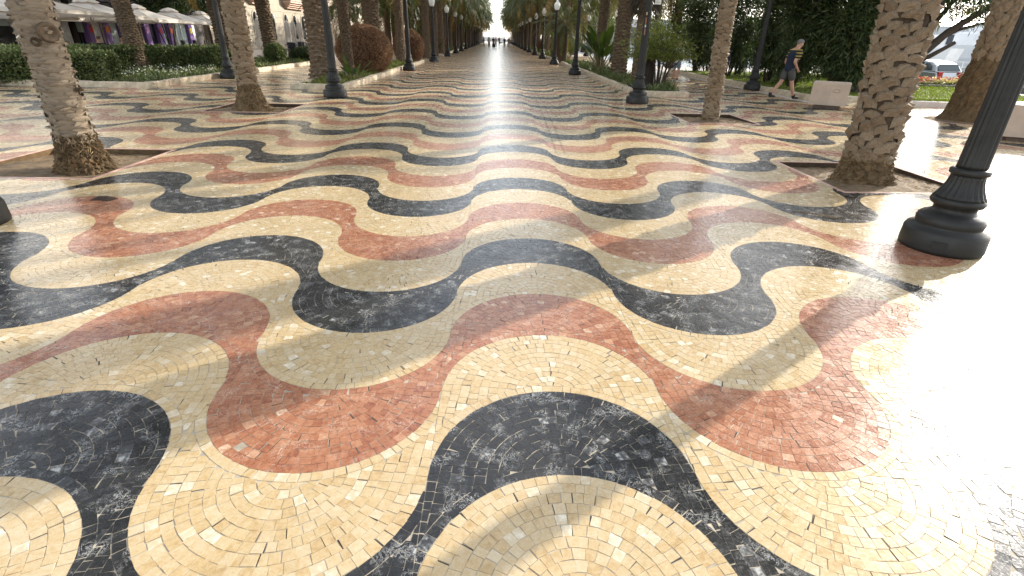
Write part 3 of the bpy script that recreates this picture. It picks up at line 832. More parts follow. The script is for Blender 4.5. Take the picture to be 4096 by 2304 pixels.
# the four near palms: ringed or booted trunks built from single leaf bases
def lump(seed, kind):
    rn = random.Random(seed)
    nu, nv = 6, 4
    tilt_u, off_u = rn.uniform(-.3, .3), rn.uniform(-.5, .5)
    P = []; F = []
    for j in range(nv + 1):
        v = j / nv
        for i in range(nu + 1):
            u = -1 + 2 * i / nu
            if kind == 'boot':
                w = 1.0 - .2 * v ** 2
                d = (1 - abs(u) ** 5) * (.45 + .75 * v + tilt_u * u) * (1 if v < .95 else .12) * rn.uniform(.82, 1.08)
                zz = v - .16 * abs(u - off_u) ** 1.5 + rn.uniform(-.05, .05)
            else:
                w = 1.0
                d = (1 - abs(u) ** 3) * (.12 + 1.0 * v if v < .95 else .0) * rn.uniform(.85, 1.1)
                zz = .5 + (v - .5) * (1 - .8 * u * u) - .12 * u * u + rn.uniform(-.05, .05)
            P.append((u * .5 * w + rn.uniform(-.03, .03), d - .12, zz))
    for j in range(nv):
        for i in range(nu):
            a = j * (nu + 1) + i
            F.append((a, a + 1, a + nu + 2, a + nu + 1))
    return P, F
LUMPS = {k: [lump(s, k) for s in range(7)] for k in ('boot', 'ridge')}
def near_palm(x, y, label, rfun, h, mat, kind, w, dz, depth, zlo, lean=(0, 0), rootr=.36, rooth=.5, zmax=4.0, tilt=.12, core=None, tight=False):
    t = thing('palm_tree', label, 'palm', (x, y, -.085), 0, 'palms standing in square pits in the mosaic')
    def ax(z): return Vector((lean[0] * z, lean[1] * z, z))
    mb = MB()
    seg, n = 40, 60
    prof = []
    P = []; F = []
    for k in range(n + 1):
        z = h * k / n
        for j in range(seg):
            a = 2 * math.pi * j / seg
            rr = rfun(z) * .97 + RND.uniform(-.006, .006)
            P.append(ax(z) + Vector((rr * math.cos(a), rr * math.sin(a), 0)))
    for k in range(n):
        for j in range(seg):
            j2 = (j + 1) % seg; F.append((k * seg + j, k * seg + j2, (k + 1) * seg + j2, (k + 1) * seg + j))
    mb.raw(P, F)
    mb.obj('trunk', core or M_CRACK, t, True)
    # root mat: a rough flare of fine roots
    rm = MB(); seg = 72; n = 26; P = []; F = []
    for k in range(n + 1):
        f = k / n; z = rooth * f
        for j in range(seg):
            a = 2 * math.pi * j / seg
            rr = rfun(z) * 1.02 + (rootr - rfun(0)) * (1 - f) ** 1.7 * (1 + .16 * math.sin(3 * a + x * 3) + .09 * math.sin(7 * a + z * 9)) + RND.uniform(-.022, .022)
            P.append(ax(z) + Vector((rr * math.cos(a), rr * math.sin(a), RND.uniform(-.012, .012))))
    for k in range(n):
        for j in range(seg):
            j2 = (j + 1) % seg; F.append((k * seg + j, k * seg + j2, (k + 1) * seg + j2, (k + 1) * seg + j))
    rm.raw(P, F); rm.obj('root_mat', M_ROOT, t)
    nn = 900
    aa = NR.uniform(0, 2 * math.pi, nn); ff = NR.random(nn) ** 1.2; zz = rooth * ff
    rr = np.array([rfun(z_) for z_ in zz]) + (rootr - rfun(0)) * (1 - ff) ** 1.7
    Pp = np.stack([rr * np.cos(aa) + lean[0] * zz, rr * np.sin(aa) + lean[1] * zz, zz], 1)
    D = np.stack([np.cos(aa) * .35, np.sin(aa) * .35, -np.ones(nn)], 1) + NR.normal(size=(nn, 3)) * .55
    add('root_fibres', leaf_mesh('root_fibres', leaf_quads(Pp, D, NR.uniform(.04, .12, nn), .010), M_ROOT, NR.random(nn)), t, kind='stuff')
    # leaf bases
    pieces = []
    row = 0; z = zlo
    while z < h:
        r = rfun(z)
        per = max(6, int(round(2 * math.pi * r / w)))
        for i in range(per):
            a = 2 * math.pi * (i + .5 * (row % 2) + RND.uniform(-.16, .16)) / per + row * .11
            ww = 2 * math.pi * r / per * (RND.choice((.82, .92, 1.0, 1.12)) if tight else RND.choice((.8, 1.0, 1.15, 1.4)))
            hh = dz * (RND.uniform(1.05, 1.55) if tight else RND.uniform(1.25, 2.0))
            zz = z + RND.uniform(-.25, .25) * dz
            p = ax(zz) + Vector((math.cos(a), math.sin(a), 0)) * (r * .97)
            Mx = Matrix((Vector((-math.sin(a), math.cos(a), 0)), Vector((math.cos(a), math.sin(a), 0)), Vector((0, 0, 1)))).transposed().to_4x4()
            Mx = Matrix.Translation(p) @ Mx @ Matrix.Rotation(RND.gauss(0, tilt), 4, 'Y') @ Matrix.Rotation(RND.gauss(0, .08), 4, 'X') @ Matrix.Diagonal((ww, depth * RND.uniform(.6, 1.35), hh, 1))
            wp = Vector((x, y, 0)) + p
            facing = (Vector((0, 0, 1.7)) - wp).normalized().dot(Vector((math.cos(a), math.sin(a), 0)))
            pieces.append((Mx, RND.randrange(7), facing > -.05 and zz < zmax, facing))
        z += dz; row += 1
    vis = sorted([q for q in pieces if q[2]], key=lambda q: -q[3])[:290]
    ids = set(id(q) for q in vis)
    meshes = []
    for P, F in LUMPS[kind]:
        m = MB(); m.raw(P, F); meshes.append(m.mesh('leaf_base', mat, kind == 'ridge'))
    rest = MB()
    for q in pieces:
        if id(q) in ids:
            o = add('leaf_base', meshes[q[1]], t); o.matrix_local = q[0]
        else:
            P, F = LUMPS[kind][q[1]]
            rest.raw([q[0] @ Vector(p) for p in P], F, 0, RND.random())
    rest.obj('leaf_bases', mat, t, kind == 'ridge', kind='stuff')
    c = add('crown', CROWNS[RND.randrange(3)], t, ax(h))
    return t
P_L1 = near_palm(-5.44, 6.95, 'grey palm with closely ringed trunk in the nearest pit on the left', lambda z: .190 + .045 * math.exp(-z / .8) - .006 * math.sin(z * 2.2), 7.5, M_BARK_GREY, 'ridge', .29, .036, .023, .42, (-.002, 0), .35, .55, tilt=.07, core=M_BARK_GREY)
P_L2 = near_palm(-5.86, 13.1, 'tan palm with scaly trunk and swollen root foot in the left middle pit', lambda z: .190 + .05 * math.exp(-z / .4) + .012 * z, 7.2, M_BARK_TAN, 'ridge', .18, .066, .060, .62, (.0, 0), .46, .75, 4.4, tilt=.16, core=M_BARK)
P_R1 = near_palm(5.20, 7.05, 'thick palm covered in chunky cut leaf bases in the nearest right pit', lambda z: .252 + .05 * math.exp(-z / .6) + .010 * z, 7.0, M_BARK_TAN, 'boot', .205, .094, .074, .40, (-.055, 0), .42, .5, 4.0, tilt=.25, tight=True)
P_R2 = near_palm(5.20, 12.85, 'slender palm with wavy ringed bark in the right middle pit', lambda z: .150 + .035 * math.exp(-z / .6) + .004 * z, 7.0, M_BARK_TAN, 'ridge', .19, .058, .058, .06, (-.03, 0), .22, .15, 4.4, tilt=.18, core=M_BARK)
# dark knot holes on the ringed palm
for dx, z, s in ((.08, 1.62, .085), (-.06, 1.52, .04), (.17, .98, .022), (.21, .98, .02)):
    kn = MB(); kn.lathe([(s * 1.35, -.012), (s * 1.15, .02), (s * .9, .012), (s * .55, -.02), (s * .1, -.03)], 14)
    o = kn.obj('knot', M_BARK, P_L1, True)
    r = .212
    dirv = (Vector((0, 0, 0)) - Vector((-5.44, 6.95, 0))).normalized(); side = Vector((-dirv.y, dirv.x, 0))
    nrm = (dirv * math.sqrt(max(.001, r * r - dx * dx)) - side * -dx).normalized()
    o.matrix_local = Matrix.Translation(Vector((-.002 * z, 0, z + .085)) + nrm * (r + .012)) @ nrm.to_track_quat('Z', 'Y').to_matrix().to_4x4()

GI = 'palms lining the promenade'
palm(-6.35, 20.5, .37, 7.2, 'stout brown palm behind the left corner lamp post', GI, 1, crown='fronds')
palm(-5.9, 22.4, .19, 6.5, 'thin palm squeezed between the stout palm and the large brown bush', GI, 3, crown='fronds')
palm(-6.15, 28.4, .35, 6.1, 'palm with peeling pale boots rising behind the large brown bush', GI, 1, crown='fronds')
palm(-5.75, 34.0, .25, 6.7, 'rough brown palm standing between the two clipped brown bushes', GI, 0, crown='fronds')
palm(-5.35, 43.2, .27, 6.9, 'rough brown palm just past the smaller clipped brown bush', GI, 0, crown='fronds')
palm(-5.2, 47.6, .25, 7.2, 'brown palm right behind the fourth lamp post on the left', GI, 3, crown='fronds')
palm(5.62, 22.0, .22, 7.1, 'palm with a shaggy collar of dead leaves behind the signed lamp post', GI, 2, crown='fronds')
palm(5.95, 27.0, .33, 7.1, 'stout palm with reddish boots right of the large-leaved plant', GI, 1, (0.035, 0), crown='fronds')
palm(5.75, 31.6, .25, 6.9, 'palm leaning slightly right behind the large-leaved plant', GI, 0, (0.07, 0), crown='fronds')
palm(4.95, 41.5, .24, 2.45, 'short young palm with upright leaves beside the right lamp row', GI, 2, crown='fronds', cs=.6)
palm(4.75, 42.8, .28, 2.9, 'cut palm stump without leaves beside the short young palm', GI, 3, crown=None)
palm(-11.3, 43.5, .27, 3.2, 'young palm with low arching leaves beyond the large brown bush', 'palms beyond the left side path', 0, crown='fronds', cs=.8)
palm(-12.9, 32.6, .33, 6.5, 'leaning palm with golden boots in the left flower bed', 'palms beyond the left side path', 1, (-.05, 0), crown='fronds')
palm(-12.1, 40.5, .27, 6.5, 'dark straight palm beside the stacked black terrace chairs', 'palms beyond the left side path', 2, (-.03, 0), crown='fronds')
palm(-13.2, 28.0, .36, 6.2, 'shaggy palm right behind the ringed tan palm', 'palms beyond the left side path', 1, (-.05, 0), crown='fronds')
palm(-14.5, 23.1, .30, 6.5, 'dark palm leaning left out of the clipped hedge', 'palms beyond the left side path', 0, (-.09, 0), crown='hi')
palm(14.7, 23.5, .27, 6.5, 'dark palm trunk among the shrubs behind the stone block', 'palms beyond the right side path', 2, (.03, 0), crown='lo')
n = 0
for side, xin, ys in (('left', -5.45, 52.5), ('right', 5.5, 46.5)):
    y = ys; k = 0
    while y < 192:
        x = xin + RND.uniform(-.35, .35) + (0.25 if side == 'left' else -.35) * min(1, y / 100)
        k += 1
        palm(x, y, RND.uniform(.2, .3), RND.uniform(6.3, 7.4), 'palm of the %s promenade row, %s beyond the near beds' % (side, ORD[k - 1]), GI, RND.randrange(4), (RND.uniform(-.03, .03), 0), 'fronds' if y < 62 else 'lo', RND.uniform(1.02, 1.2))
        y += RND.uniform(4.0, 5.0)
k = 0
for x, ys, side in ((-11.6, 52.5, 'left'), (11.8, 37, 'right'), (8.1, 62, 'right'), (-8.3, 66, 'left')):
    y = ys; k2 = 0
    while y < 150:
        k += 1; k2 += 1
        lab = 'palm of the outer %s row beyond the side path, %s from the camera' if abs(x) > 10 else 'palm of the middle %s row, %s from the camera'
        palm(x + RND.uniform(-.6, .6), y, RND.uniform(.2, .3), RND.uniform(4.6, 6.5), lab % (side, ORD[k2 - 1]), 'palms of the outer rows', RND.randrange(4), (RND.uniform(-.04, .04), 0), 'lo', RND.uniform(.95, 1.15))
        y += RND.uniform(6, 8.5)
# collar of dead leaves on the shaggy palm
n = 900
az = NR.uniform(0, 2 * math.pi, n); z = NR.uniform(2.75, 4.3, n); rr = .22 + .16 * np.sin(np.clip((z - 2.4) / 1.6, 0, 1) * np.pi)
P = np.stack([5.62 + rr * np.cos(az), 22.0 + rr * np.sin(az), z], 1)
D = np.stack([np.cos(az) * .55, np.sin(az) * .55, -np.ones(n)], 1) + NR.normal(size=(n, 3)) * .2
shag = [o for o in C.objects if o.name.startswith('palm_tree') and 'shaggy collar' in o.get('label', '')][0]
sk = add('dead_leaf_collar', leaf_mesh('dead_leaf_collar', leaf_quads(P, D, NR.uniform(.3, .55, n), .03), M_TWIG, NR.random(n)), shag, kind='stuff')
sk.matrix_parent_inverse = Matrix.LocRotScale(shag.location, shag.rotation_euler, None).inverted()

# ---------------------------------------------------------------- hedge, bushes, shrubs and plants
def hedge(label, pts, w, h, n, cat='hedge', z0=.1, leaf=.055):
    """clipped hedge following a polyline"""
    t = thing('hedge', label, cat, (pts[0][0], pts[0][1], 0))
    o = Vector((*pts[0], 0))
    core = MB(); Qs = []
    tot = sum((Vector(b) - Vector(a)).length for a, b in zip(pts, pts[1:]))
    for a, b in zip(pts, pts[1:]):
        A = Vector((*a, 0)); B = Vector((*b, 0)); d = (B - A).normalized(); nn = Vector((-d.y, d.x, 0)); L = (B - A).length
        c = [A - nn * (w / 2 - .14) + d * .2, B - nn * (w / 2 - .14) - d * .2, B + nn * (w / 2 - .14) - d * .2, A + nn * (w / 2 - .14) + d * .2]
        lo = [p - o + Vector((0, 0, z0 - .1)) for p in c]; hi = [p - o + Vector((0, 0, h - .12)) for p in c]
        core.raw(lo + hi, [(4, 5, 6, 7), (0, 1, 5, 4), (1, 2, 6, 5), (2, 3, 7, 6), (3, 0, 4, 7)])
        m = int(n * L / tot)
        s = NR.uniform(-.1, L + .1, m); f = NR.random(m); s = np.where(NR.random(m) < .06, NR.choice([-.08, L + .08], m), s)
        u = np.where(f < .42, -w / 2, np.where(f < .66, NR.uniform(-w / 2, w / 2, m), w / 2))
        zz = np.where((f >= .42) & (f < .66), h, NR.uniform(z0, h, m))
        lum = .055 * np.sin(s * 2.1 + 3 * zz) + .05 * np.sin(s * 5.3 + zz * 4 + 1)
        u = u + np.sign(u) * lum + NR.normal(size=m) * .05; zz = np.minimum(zz + NR.normal(size=m) * .045 + .4 * lum, h + .13)
        P = np.array(A - o)[None] + s[:, None] * np.array(d)[None] + u[:, None] * np.array(nn)[None]; P[:, 2] = zz
        D = NR.normal(size=(m, 3)) + np.sign(u)[:, None] * np.array(nn)[None] * .9 + np.array([0, 0, .6])
        Qs.append((P, D))
    core.obj('branches', M_GREENCORE, t)
    P = np.concatenate([q[0] for q in Qs]); D = np.concatenate([q[1] for q in Qs])
    add('foliage', leaf_mesh('foliage', leaf_quads(P, D, NR.uniform(.7, 1.3, len(P)) * leaf * 1.5, leaf, bend=.25), M_HEDGE, NR.random(len(P))), t)
    return t
hedge('long clipped green hedge in front of the cafe umbrellas', [(-15.9, 16.9), (-15.6, 21.4), (-14.6, 23.6), (-12.2, 24.9)], .9, .95, 34000)
hedge('low clipped green hedge closing the left end of the flower bed', [(-12.4, 18.2), (-15.8, 17.4)], .8, .92, 9000)

def ball(x, y, rx, rz, label, n, zc, mat=M_BROWNBUSH, core=M_BROWNCORE, grp='clipped brown bushes', leaf=(.10, .016), name='clipped_bush'):
    t = thing(name, label, 'bush', (x, y, .08), RND.uniform(0, 6), grp)
    c = MB(); P = []
    c.lathe([(rx * .86 * math.sin(a), zc - rz * .86 * math.cos(a)) for a in np.linspace(.15, math.pi - .02, 12)], 22)
    for i, v in enumerate(c.v): c.v[i] = tuple(q + RND.uniform(-.04, .04) for q in v)
    c.obj('branches', core, t)
    if zc - rz > -.2 or True:
        tr = MB()
        for k in range(9):
            a = RND.uniform(0, 6.28); tr.tube([(math.cos(a) * .10, math.sin(a) * .10, -.08), (math.cos(a) * .3, math.sin(a) * .3, zc - rz * .7)], [.03, .018], 5)
        tr.obj('stems', M_TWIG, t)
    d = unit(NR.normal(size=(n, 3))); d[:, 2] = np.where(d[:, 2] < -.8, -d[:, 2], d[:, 2])
    rad = 1 - .12 * NR.random(n) ** 1.5 + .03 * np.sin(d[:, 0] * 9) * np.sin(d[:, 1] * 8 + d[:, 2] * 7)
    P = d * rad[:, None] * np.array([rx, rx, rz]) + np.array([0, 0, zc])
    D = d * .7 + NR.normal(size=(n, 3)) * .8
    Q = leaf_quads(P - unit(D) * leaf[0] * .5, D, NR.uniform(.6, 1.4, n) * leaf[0], leaf[1], bend=.35)
    add('foliage', leaf_mesh('foliage', Q, mat, NR.random(n)), t)
    return t
ball(-5.88, 25.2, 1.22, 1.05, 'large round clipped bush of brown twigs by the second left lamp post', 26000, .92)
ball(-5.62, 36.2, .98, 1.02, 'smaller round clipped bush of orange brown twigs behind the third left lamp', 18000, .92)
ball(-5.7, 55.6, .9, .95, 'round brown bush between the far left lamp posts', 5000, .85, leaf=(.16, .03))
ball(5.7, 66, .9, .95, 'round brown bush between the far right lamp posts', 4000, .85, leaf=(.16, .03))
ball(-11.9, 30.5, .55, .5, 'round clipped green bush in the left flower bed', 5000, .55, M_HEDGE, M_GREENCORE, 'green bushes of the left flower bed', (.08, .05), 'green_bush')
ball(-11.6, 34.5, .95, .45, 'low spreading dark green bush at the end of the left kerb', 6000, .35, M_DARKLEAF, M_GREENCORE, 'green bushes of the left flower bed', (.09, .05), 'green_bush')
ball(-12.0, 26.2, .6, .45, 'loose yellow green bush behind the white flowers', 4000, .35, M_SHRUB, M_GREENCORE, 'green bushes of the left flower bed', (.09, .05), 'green_bush')

def stuff_patch(name, x0, x1, y0, y1, n, h, mat, z=.12, w=.03, kind='stuff'):
    P = np.stack([NR.uniform(x0, x1, n), NR.uniform(y0, y1, n), np.full(n, z)], 1)
    cl = np.sin(P[:, 0] * 3.1 + 1) * np.sin(P[:, 1] * 2.3) * .5 + .6
    D = NR.normal(size=(n, 3)) * .6; D[:, 2] = 1
    o = add(name, leaf_mesh(name, leaf_quads(P, D, NR.uniform(.3, 1.2, n) * h * cl, w, bend=.4), mat, NR.random(n)))
    return tag(o, kind=kind)
def spots(name, x0, x1, y0, y1, n, zlo, zhi, s, mat):
    P = np.stack([NR.uniform(x0, x1, n), NR.uniform(y0, y1, n), NR.uniform(zlo, zhi, n)], 1)
    D = NR.normal(size=(n, 3)); D[:, 2] = np.abs(D[:, 2]) * .3
    return tag(add(name, leaf_mesh(name, leaf_quads(P, D, s, s), mat, NR.random(n))), kind='stuff')
tag(stuff_patch('ground_cover', -14.3, -10.95, 17.6, 36.3, 15000, .26, M_HEDGE, w=.035), 'green ground cover of the left flower bed', 'plants')
tag(spots('white_flowers', -14.0, -11.05, 17.7, 24.5, 380, .2, .4, .045, M_WHITEFLOWER), 'scattered small white flowers in the left bed', 'flowers')
tag(stuff_patch('ground_cover', -6.5, -5.2, 18.4, 38, 5200, .26, M_SHRUB, w=.03), 'sparse weeds in the bed of brown bushes', 'plants')
tag(stuff_patch('ground_cover', 5.0, 6.4, 18.6, 41, 9000, .36, M_HEDGE, w=.035), 'low green plants in the right bed', 'plants')
tag(stuff_patch('ground_cover', 4.95, 6.5, 50, 95, 5000, .7, M_SHRUB, w=.07), 'far green plants in the right bed', 'plants')
tag(stuff_patch('ground_cover', -6.6, -5.1, 53, 95, 4000, .6, M_HEDGE, w=.07), 'far green plants in the left bed', 'plants')

def blade(mb, base, az, el, L, w, droop, tone, n=6, petiole=.35):
    """broad leaf on a stalk"""
    A = arc_pts(n + 3, L, droop, el)
    d = Vector((math.cos(az), math.sin(az), 0)); s = Vector((-math.sin(az), math.cos(az), 0))
    pts = [Vector(base) + d * a[0] + Vector((0, 0, a[1])) for a in A]
    ns = len(pts); k0 = int(ns * petiole)
    mb.tube(pts[:k0 + 2], [.018] * (k0 + 2), 5, 1, False)
    prev = None
    for k in range(k0, ns):
        f = (k - k0) / (ns - 1 - k0)
        ww = w * math.sin(math.pi * min(.98, .12 + .86 * f)) ** .7 * .5
        row = (pts[k] + s * ww + Vector((0, 0, ww * .35)), pts[k], pts[k] - s * ww + Vector((0, 0, ww * .35)))
        if prev:
            mb.face([prev[0], prev[1], row[1], row[0]], 0, tone); mb.face([prev[1], prev[2], row[2], row[1]], 0, tone)
        prev = row
def big_leaf_plant(x, y, label, n, L, w, cat='plant', name='large_leaved_plant', elr=(.75, 1.45), droop=.7, grp=None, mat=M_BROAD, petiole=.35):
    t = thing(name, label, cat, (x, y, .1), 0, grp)
    for k in range(n):
        mb = MB(); az = k * 2.4 + RND.uniform(-.3, .3)
        blade(mb, (math.cos(az) * .12, math.sin(az) * .12, 0), az, RND.uniform(*elr), L * RND.uniform(.65, 1.08), w * RND.uniform(.75, 1.1), droop * RND.uniform(.5, 1.3), RND.random(), 8, petiole)
        mb.obj('leaf', [mat, M_RACHIS], t, True)
    return t
big_leaf_plant(5.45, 29.3, 'tall plant with broad paddle leaves behind the third right lamp', 24, 2.55, .44, elr=(.9, 1.5), petiole=.55)
big_leaf_plant(5.55, 44.8, 'bright yellow green broad-leaved plant beside the farther right lamps', 16, 2.5, .45, mat=leafmat('lime_leaf', [(.08, .13, .015), (.14, .19, .02), (.24, .25, .03)], .4, .4))
big_leaf_plant(-5.3, 20.6, 'small bird of paradise plant at the foot of the stout palm', 9, .95, .16, droop=.5)
big_leaf_plant(-5.6, 52.4, 'green fan of long leaves beside the fifth left lamp', 14, 1.8, .22, droop=.6)
big_leaf_plant(-11.5, 23.2, 'clump of strappy green leaves by the kerb of the left flower bed', 18, .62, .05, droop=1.2, name='strappy_plant', elr=(.6, 1.4))
big_leaf_plant(5.35, 23.4, 'clump of strappy leaves in the right bed near the shaggy palm', 18, .7, .05, droop=1.2, name='strappy_plant', elr=(.5, 1.4))
big_leaf_plant(5.1, 20.9, 'clump of strappy leaves nearest the right kerb', 18, .62, .05, droop=1.2, name='strappy_plant', elr=(.5, 1.4))
big_leaf_plant(-11.3, 27.4, 'spiky green plant at the kerb behind the ringed tan palm', 16, .55, .05, droop=.9, name='strappy_plant', elr=(.5, 1.4))

def shrub(x, y, label, nst, H, spread, nleaf, mat, leaf, zlo, group=None, name='shrub', hang=0.0, cat='shrub', z0=.08, lean=(0, 0), low=.3):
    """many-stemmed shrub: bare stems below, leaf clusters at the twig ends"""
    t = thing(name, label, cat, (x, y, z0), 0, group)
    mb = MB(); tips = []
    for k in range(nst):
        az = k * 2.4 + RND.uniform(-.4, .4); out = spread * RND.uniform(.25, 1.0)
        h = H * RND.uniform(.72, 1.0)
        p0 = Vector((math.cos(az) * .12, math.sin(az) * .12, 0)); p3 = Vector((math.cos(az) * out + lean[0] * h, math.sin(az) * out + lean[1] * h, h))
        p1 = p0.lerp(p3, .35) + Vector((RND.uniform(-.1, .1), RND.uniform(-.1, .1), .12 * h)); p2 = p0.lerp(p3, .7) + Vector((RND.uniform(-.12, .12), RND.uniform(-.12, .12), .08 * h))
        mb.tube([p0, p1, p2, p3], [.035, .028, .018, .008], 5)
        for q in range(6):
            b = p0.lerp(p3, RND.uniform(low, .95)) + Vector((0, 0, .08 * h)); e = b + Vector((RND.gauss(0, .3), RND.gauss(0, .3), RND.uniform(-.1, .45))) * spread * .8
            mb.tube([b, b.lerp(e, .5) + Vector((0, 0, .04)), e], [.012, .009, .004], 4); tips += [e, b.lerp(e, .6)]
        tips.append(p3)
    mb.obj('stems', M_TWIG, t)
    T = np.array([tuple(q) for q in tips]); T = T[T[:, 2] > zlo * .6]
    idx = NR.integers(0, len(T), nleaf)
    P = T[idx] + NR.normal(size=(nleaf, 3)) * np.array([.24, .24, .20]) * spread ** .5
    P[:, 2] = np.maximum(P[:, 2], zlo + NR.random(nleaf) * .15)
    ctr = np.array([lean[0] * H, lean[1] * H, H * .55])
    D = unit(P - ctr) * .8 + NR.normal(size=(nleaf, 3)) * .7; D[:, 2] -= hang
    Q = leaf_quads(P, D, NR.uniform(.6, 1.3, nleaf) * leaf[0], leaf[1], bend=.2)
    add('foliage', leaf_mesh('foliage', Q, mat, NR.random(nleaf)), t)
    return t
shrub(5.95, 20.1, 'open multi-stemmed shrub with yellow green foliage behind the signed lamp post', 11, 1.95, 1.05, 4600, M_SHRUB, (.14, .03), 1.05)
st = thing('palm_stump', 'blackened palm stump at the foot of the open green shrub', 'stump', (5.62, 20.3, .05))
mb = MB(); mb.lathe([(.24, 0), (.20, .3), (.17, .8), (.19, 1.15), (.05, 1.2)], 18)
for i, v in enumerate(mb.v): mb.v[i] = tuple(q + RND.uniform(-.02, .02) for q in v)
mb.obj('stump_body', simple('charred_bark', (.03, .022, .016), .95, .4, 9, .8), st)
OL = 'tall dark shrubs beyond the right side path'
k = 0
for x, y, H, sp, nl in ((12.2, 29.0, 4.6, 1.3, 9000), (11.9, 33.0, 5.0, 1.5, 8000), (12.6, 25.4, 4.9, 1.3, 10000), (12.3, 22.6, 4.6, 1.2, 10000), (13.4, 21.0, 4.4, 1.25, 10000), (14.6, 21.6, 4.8, 1.3, 9000), (14.4, 26.0, 5.4, 1.6, 8000), (16.6, 23.8, 5.2, 1.5, 8000), (12.0, 37.5, 5.2, 1.6, 7000), (13.6, 31.0, 5.6, 1.6, 7000)):
    k += 1
    shrub(x, y, ['tall dark shrub right of the open green shrub and behind the slender palm', 'tall shrub seen above the woman in the white jacket', 'tall dark shrub left of the side lamp post', 'dense dark shrub just left of the walking man', 'dense dark shrub directly behind the walking man', 'dark shrub between the walking man and the stone block', 'very tall shrub rising behind the walking man', 'dark shrub touching the leaning palm trunk', 'tall shrub far down the right side path', 'highest shrub above the slender palm on the right'][k - 1],
          9, H, sp, int(nl * 1.3), M_DARKLEAF, (.24, .040), .12, OL, 'shrub', .35, low=.06)
for x, y, H, sp, lab in ((10.95, 40.5, 3.2, 1.2, 'green shrub by the bend of the right side path'), (8.9, 47.5, 3.0, 1.4, 'pale green bush beyond the young palm'), (-9.2, 61, 2.2, 1.2, 'green bush far down the left side path')):
    shrub(x, y, lab, 8, H, sp, 4000, M_HEDGE, (.16, .045), .3, None, 'shrub')
for x, y, H, sp, lab in ((-21.2, 37.5, 5.2, 1.7, 'dark leafy tree behind the open umbrellas, nearer one'), (-21.4, 43.5, 5.6, 1.8, 'dark leafy tree behind the farthest open umbrella')):
    shrub(x, y, lab, 6, H, sp, 7000, M_DARKLEAF, (.26, .09), 2.7, None, 'leafy_tree', .2, 'tree', 0)
for k2, (x, y) in enumerate(((15.5, 30.5), (17.8, 29.5), (13.0, 34.2), (19.6, 32.0))):
    shrub(x, y, 'low dense green shrub at the back of the lawn, %s from the left' % ['second', 'third', 'first', 'fourth'][k2], 12, 2.1, 1.3, 5200, M_DARKLEAF, (.17, .05), .08, 'low shrubs at the back of the lawn', 'shrub', .1)
# leaning many-branched tree at the right
t = thing('leaning_tree', 'dark tree with low leaning branches behind the chunky palm', 'tree', (14.0, 20.6, .05))
def br(pts, rad, name='branch'):
    m = MB(); m.tube(pts, rad, 10); return m.obj(name, M_TWIG, t, True)
br([(-.5, 0, 0), (.1, 0, .30), (.9, 0, .66), (1.7, -.1, 1.35), (2.5, -.1, 2.2), (3.4, -.2, 2.9), (4.6, -.3, 3.5)], [.26, .23, .20, .16, .13, .10, .06], 'trunk')
br([(.9, 0, .66), (1.5, .1, 1.0), (2.2, .0, 1.38), (2.9, -.1, 1.86)], [.12, .10, .085, .07])
br([(1.5, 0, 1.1), (1.85, .2, 2.0), (2.5, .4, 2.9), (3.1, .5, 3.8)], [.11, .10, .08, .05])
br([(1.2, 0, .9), (1.35, -.2, 1.8), (1.7, -.3, 2.8), (1.8, -.3, 4.0)], [.13, .10, .08, .05])
br([(2.2, 0, 1.9), (3.2, .3, 2.3), (4.3, .4, 2.6)], [.08, .06, .03])
n = 9000
cen = np.array([(1.6, 0, 3.9), (2.8, .4, 3.7), (4.2, 0, 3.6), (3.4, 0, 3.1), (5.2, .2, 3.9), (2.2, .3, 3.3), (.8, .2, 3.5), (4.8, .3, 2.9)])
P = cen[NR.integers(0, len(cen), n)] + NR.normal(size=(n, 3)) * np.array([.55, .6, .28])
D = NR.normal(size=(n, 3)) + np.array([0, 0, -.9])
add('foliage', leaf_mesh('foliage', leaf_quads(P, D, NR.uniform(.14, .3, n), .03), M_DARKLEAF, NR.random(n)), t)

# ragged palm at the right, with fat root bulge
t = thing('palm_tree', 'ragged palm with a bulging root mass beside the right stone block', 'palm', (12.35, 13.75, 0), 0, 'palms of the right open space')
mb = MB(); seg, n = 56, 120; P = []; F = []
for kk in range(n + 1):
    z = 10.5 * kk / n
    rr0 = .26 + .30 * math.exp(-z / .35) + .13 * math.exp(-((z - .9) / .75) ** 2) + .05 * min(1, max(0, z - 1.5))
    for j in range(seg):
        a = 2 * math.pi * j / seg
        rr = rr0 * (1 + .05 * math.sin(3 * a + 2 * z)) + RND.uniform(-.03, .03) * (1.0 if z < 2 else .5)
        P.append((rr * math.cos(a) + .02 * z, rr * math.sin(a), z))
for kk in range(n):
    for j in range(seg):
        j2 = (j + 1) % seg; F.append((kk * seg + j, kk * seg + j2, (kk + 1) * seg + j2, (kk + 1) * seg + j))
mb.raw(P, F); mb.obj('trunk', M_ROOT, t)
lm = []
for P, F in LUMPS['boot']:
    m = MB(); m.raw(P, F); lm.append(m.mesh('leaf_base', M_BARK_TAN))
for row in range(26):
    z = 1.45 + row * .10
    for i in range(8):
        a = 2 * math.pi * (i + .5 * (row % 2)) / 8 + row * .1
        if math.cos(a) * -12.35 + math.sin(a) * -13.75 < -4: continue
        o = add('leaf_base', lm[RND.randrange(7)], t)
        Mx = Matrix((Vector((-math.sin(a), math.cos(a), 0)), Vector((math.cos(a), math.sin(a), 0)), Vector((0, 0, 1)))).transposed().to_4x4()
        o.matrix_local = Matrix.Translation((.30 * math.cos(a) + .02 * z, .30 * math.sin(a), z)) @ Mx @ Matrix.Rotation(RND.gauss(0, .25), 4, 'Y') @ Matrix.Rotation(-.12, 4, 'X') @ Matrix.Diagonal((.20, .10 * RND.uniform(.7, 1.3), .24, 1))
add('crown', CROWN_HI, t, (.21, 0, 10.5))
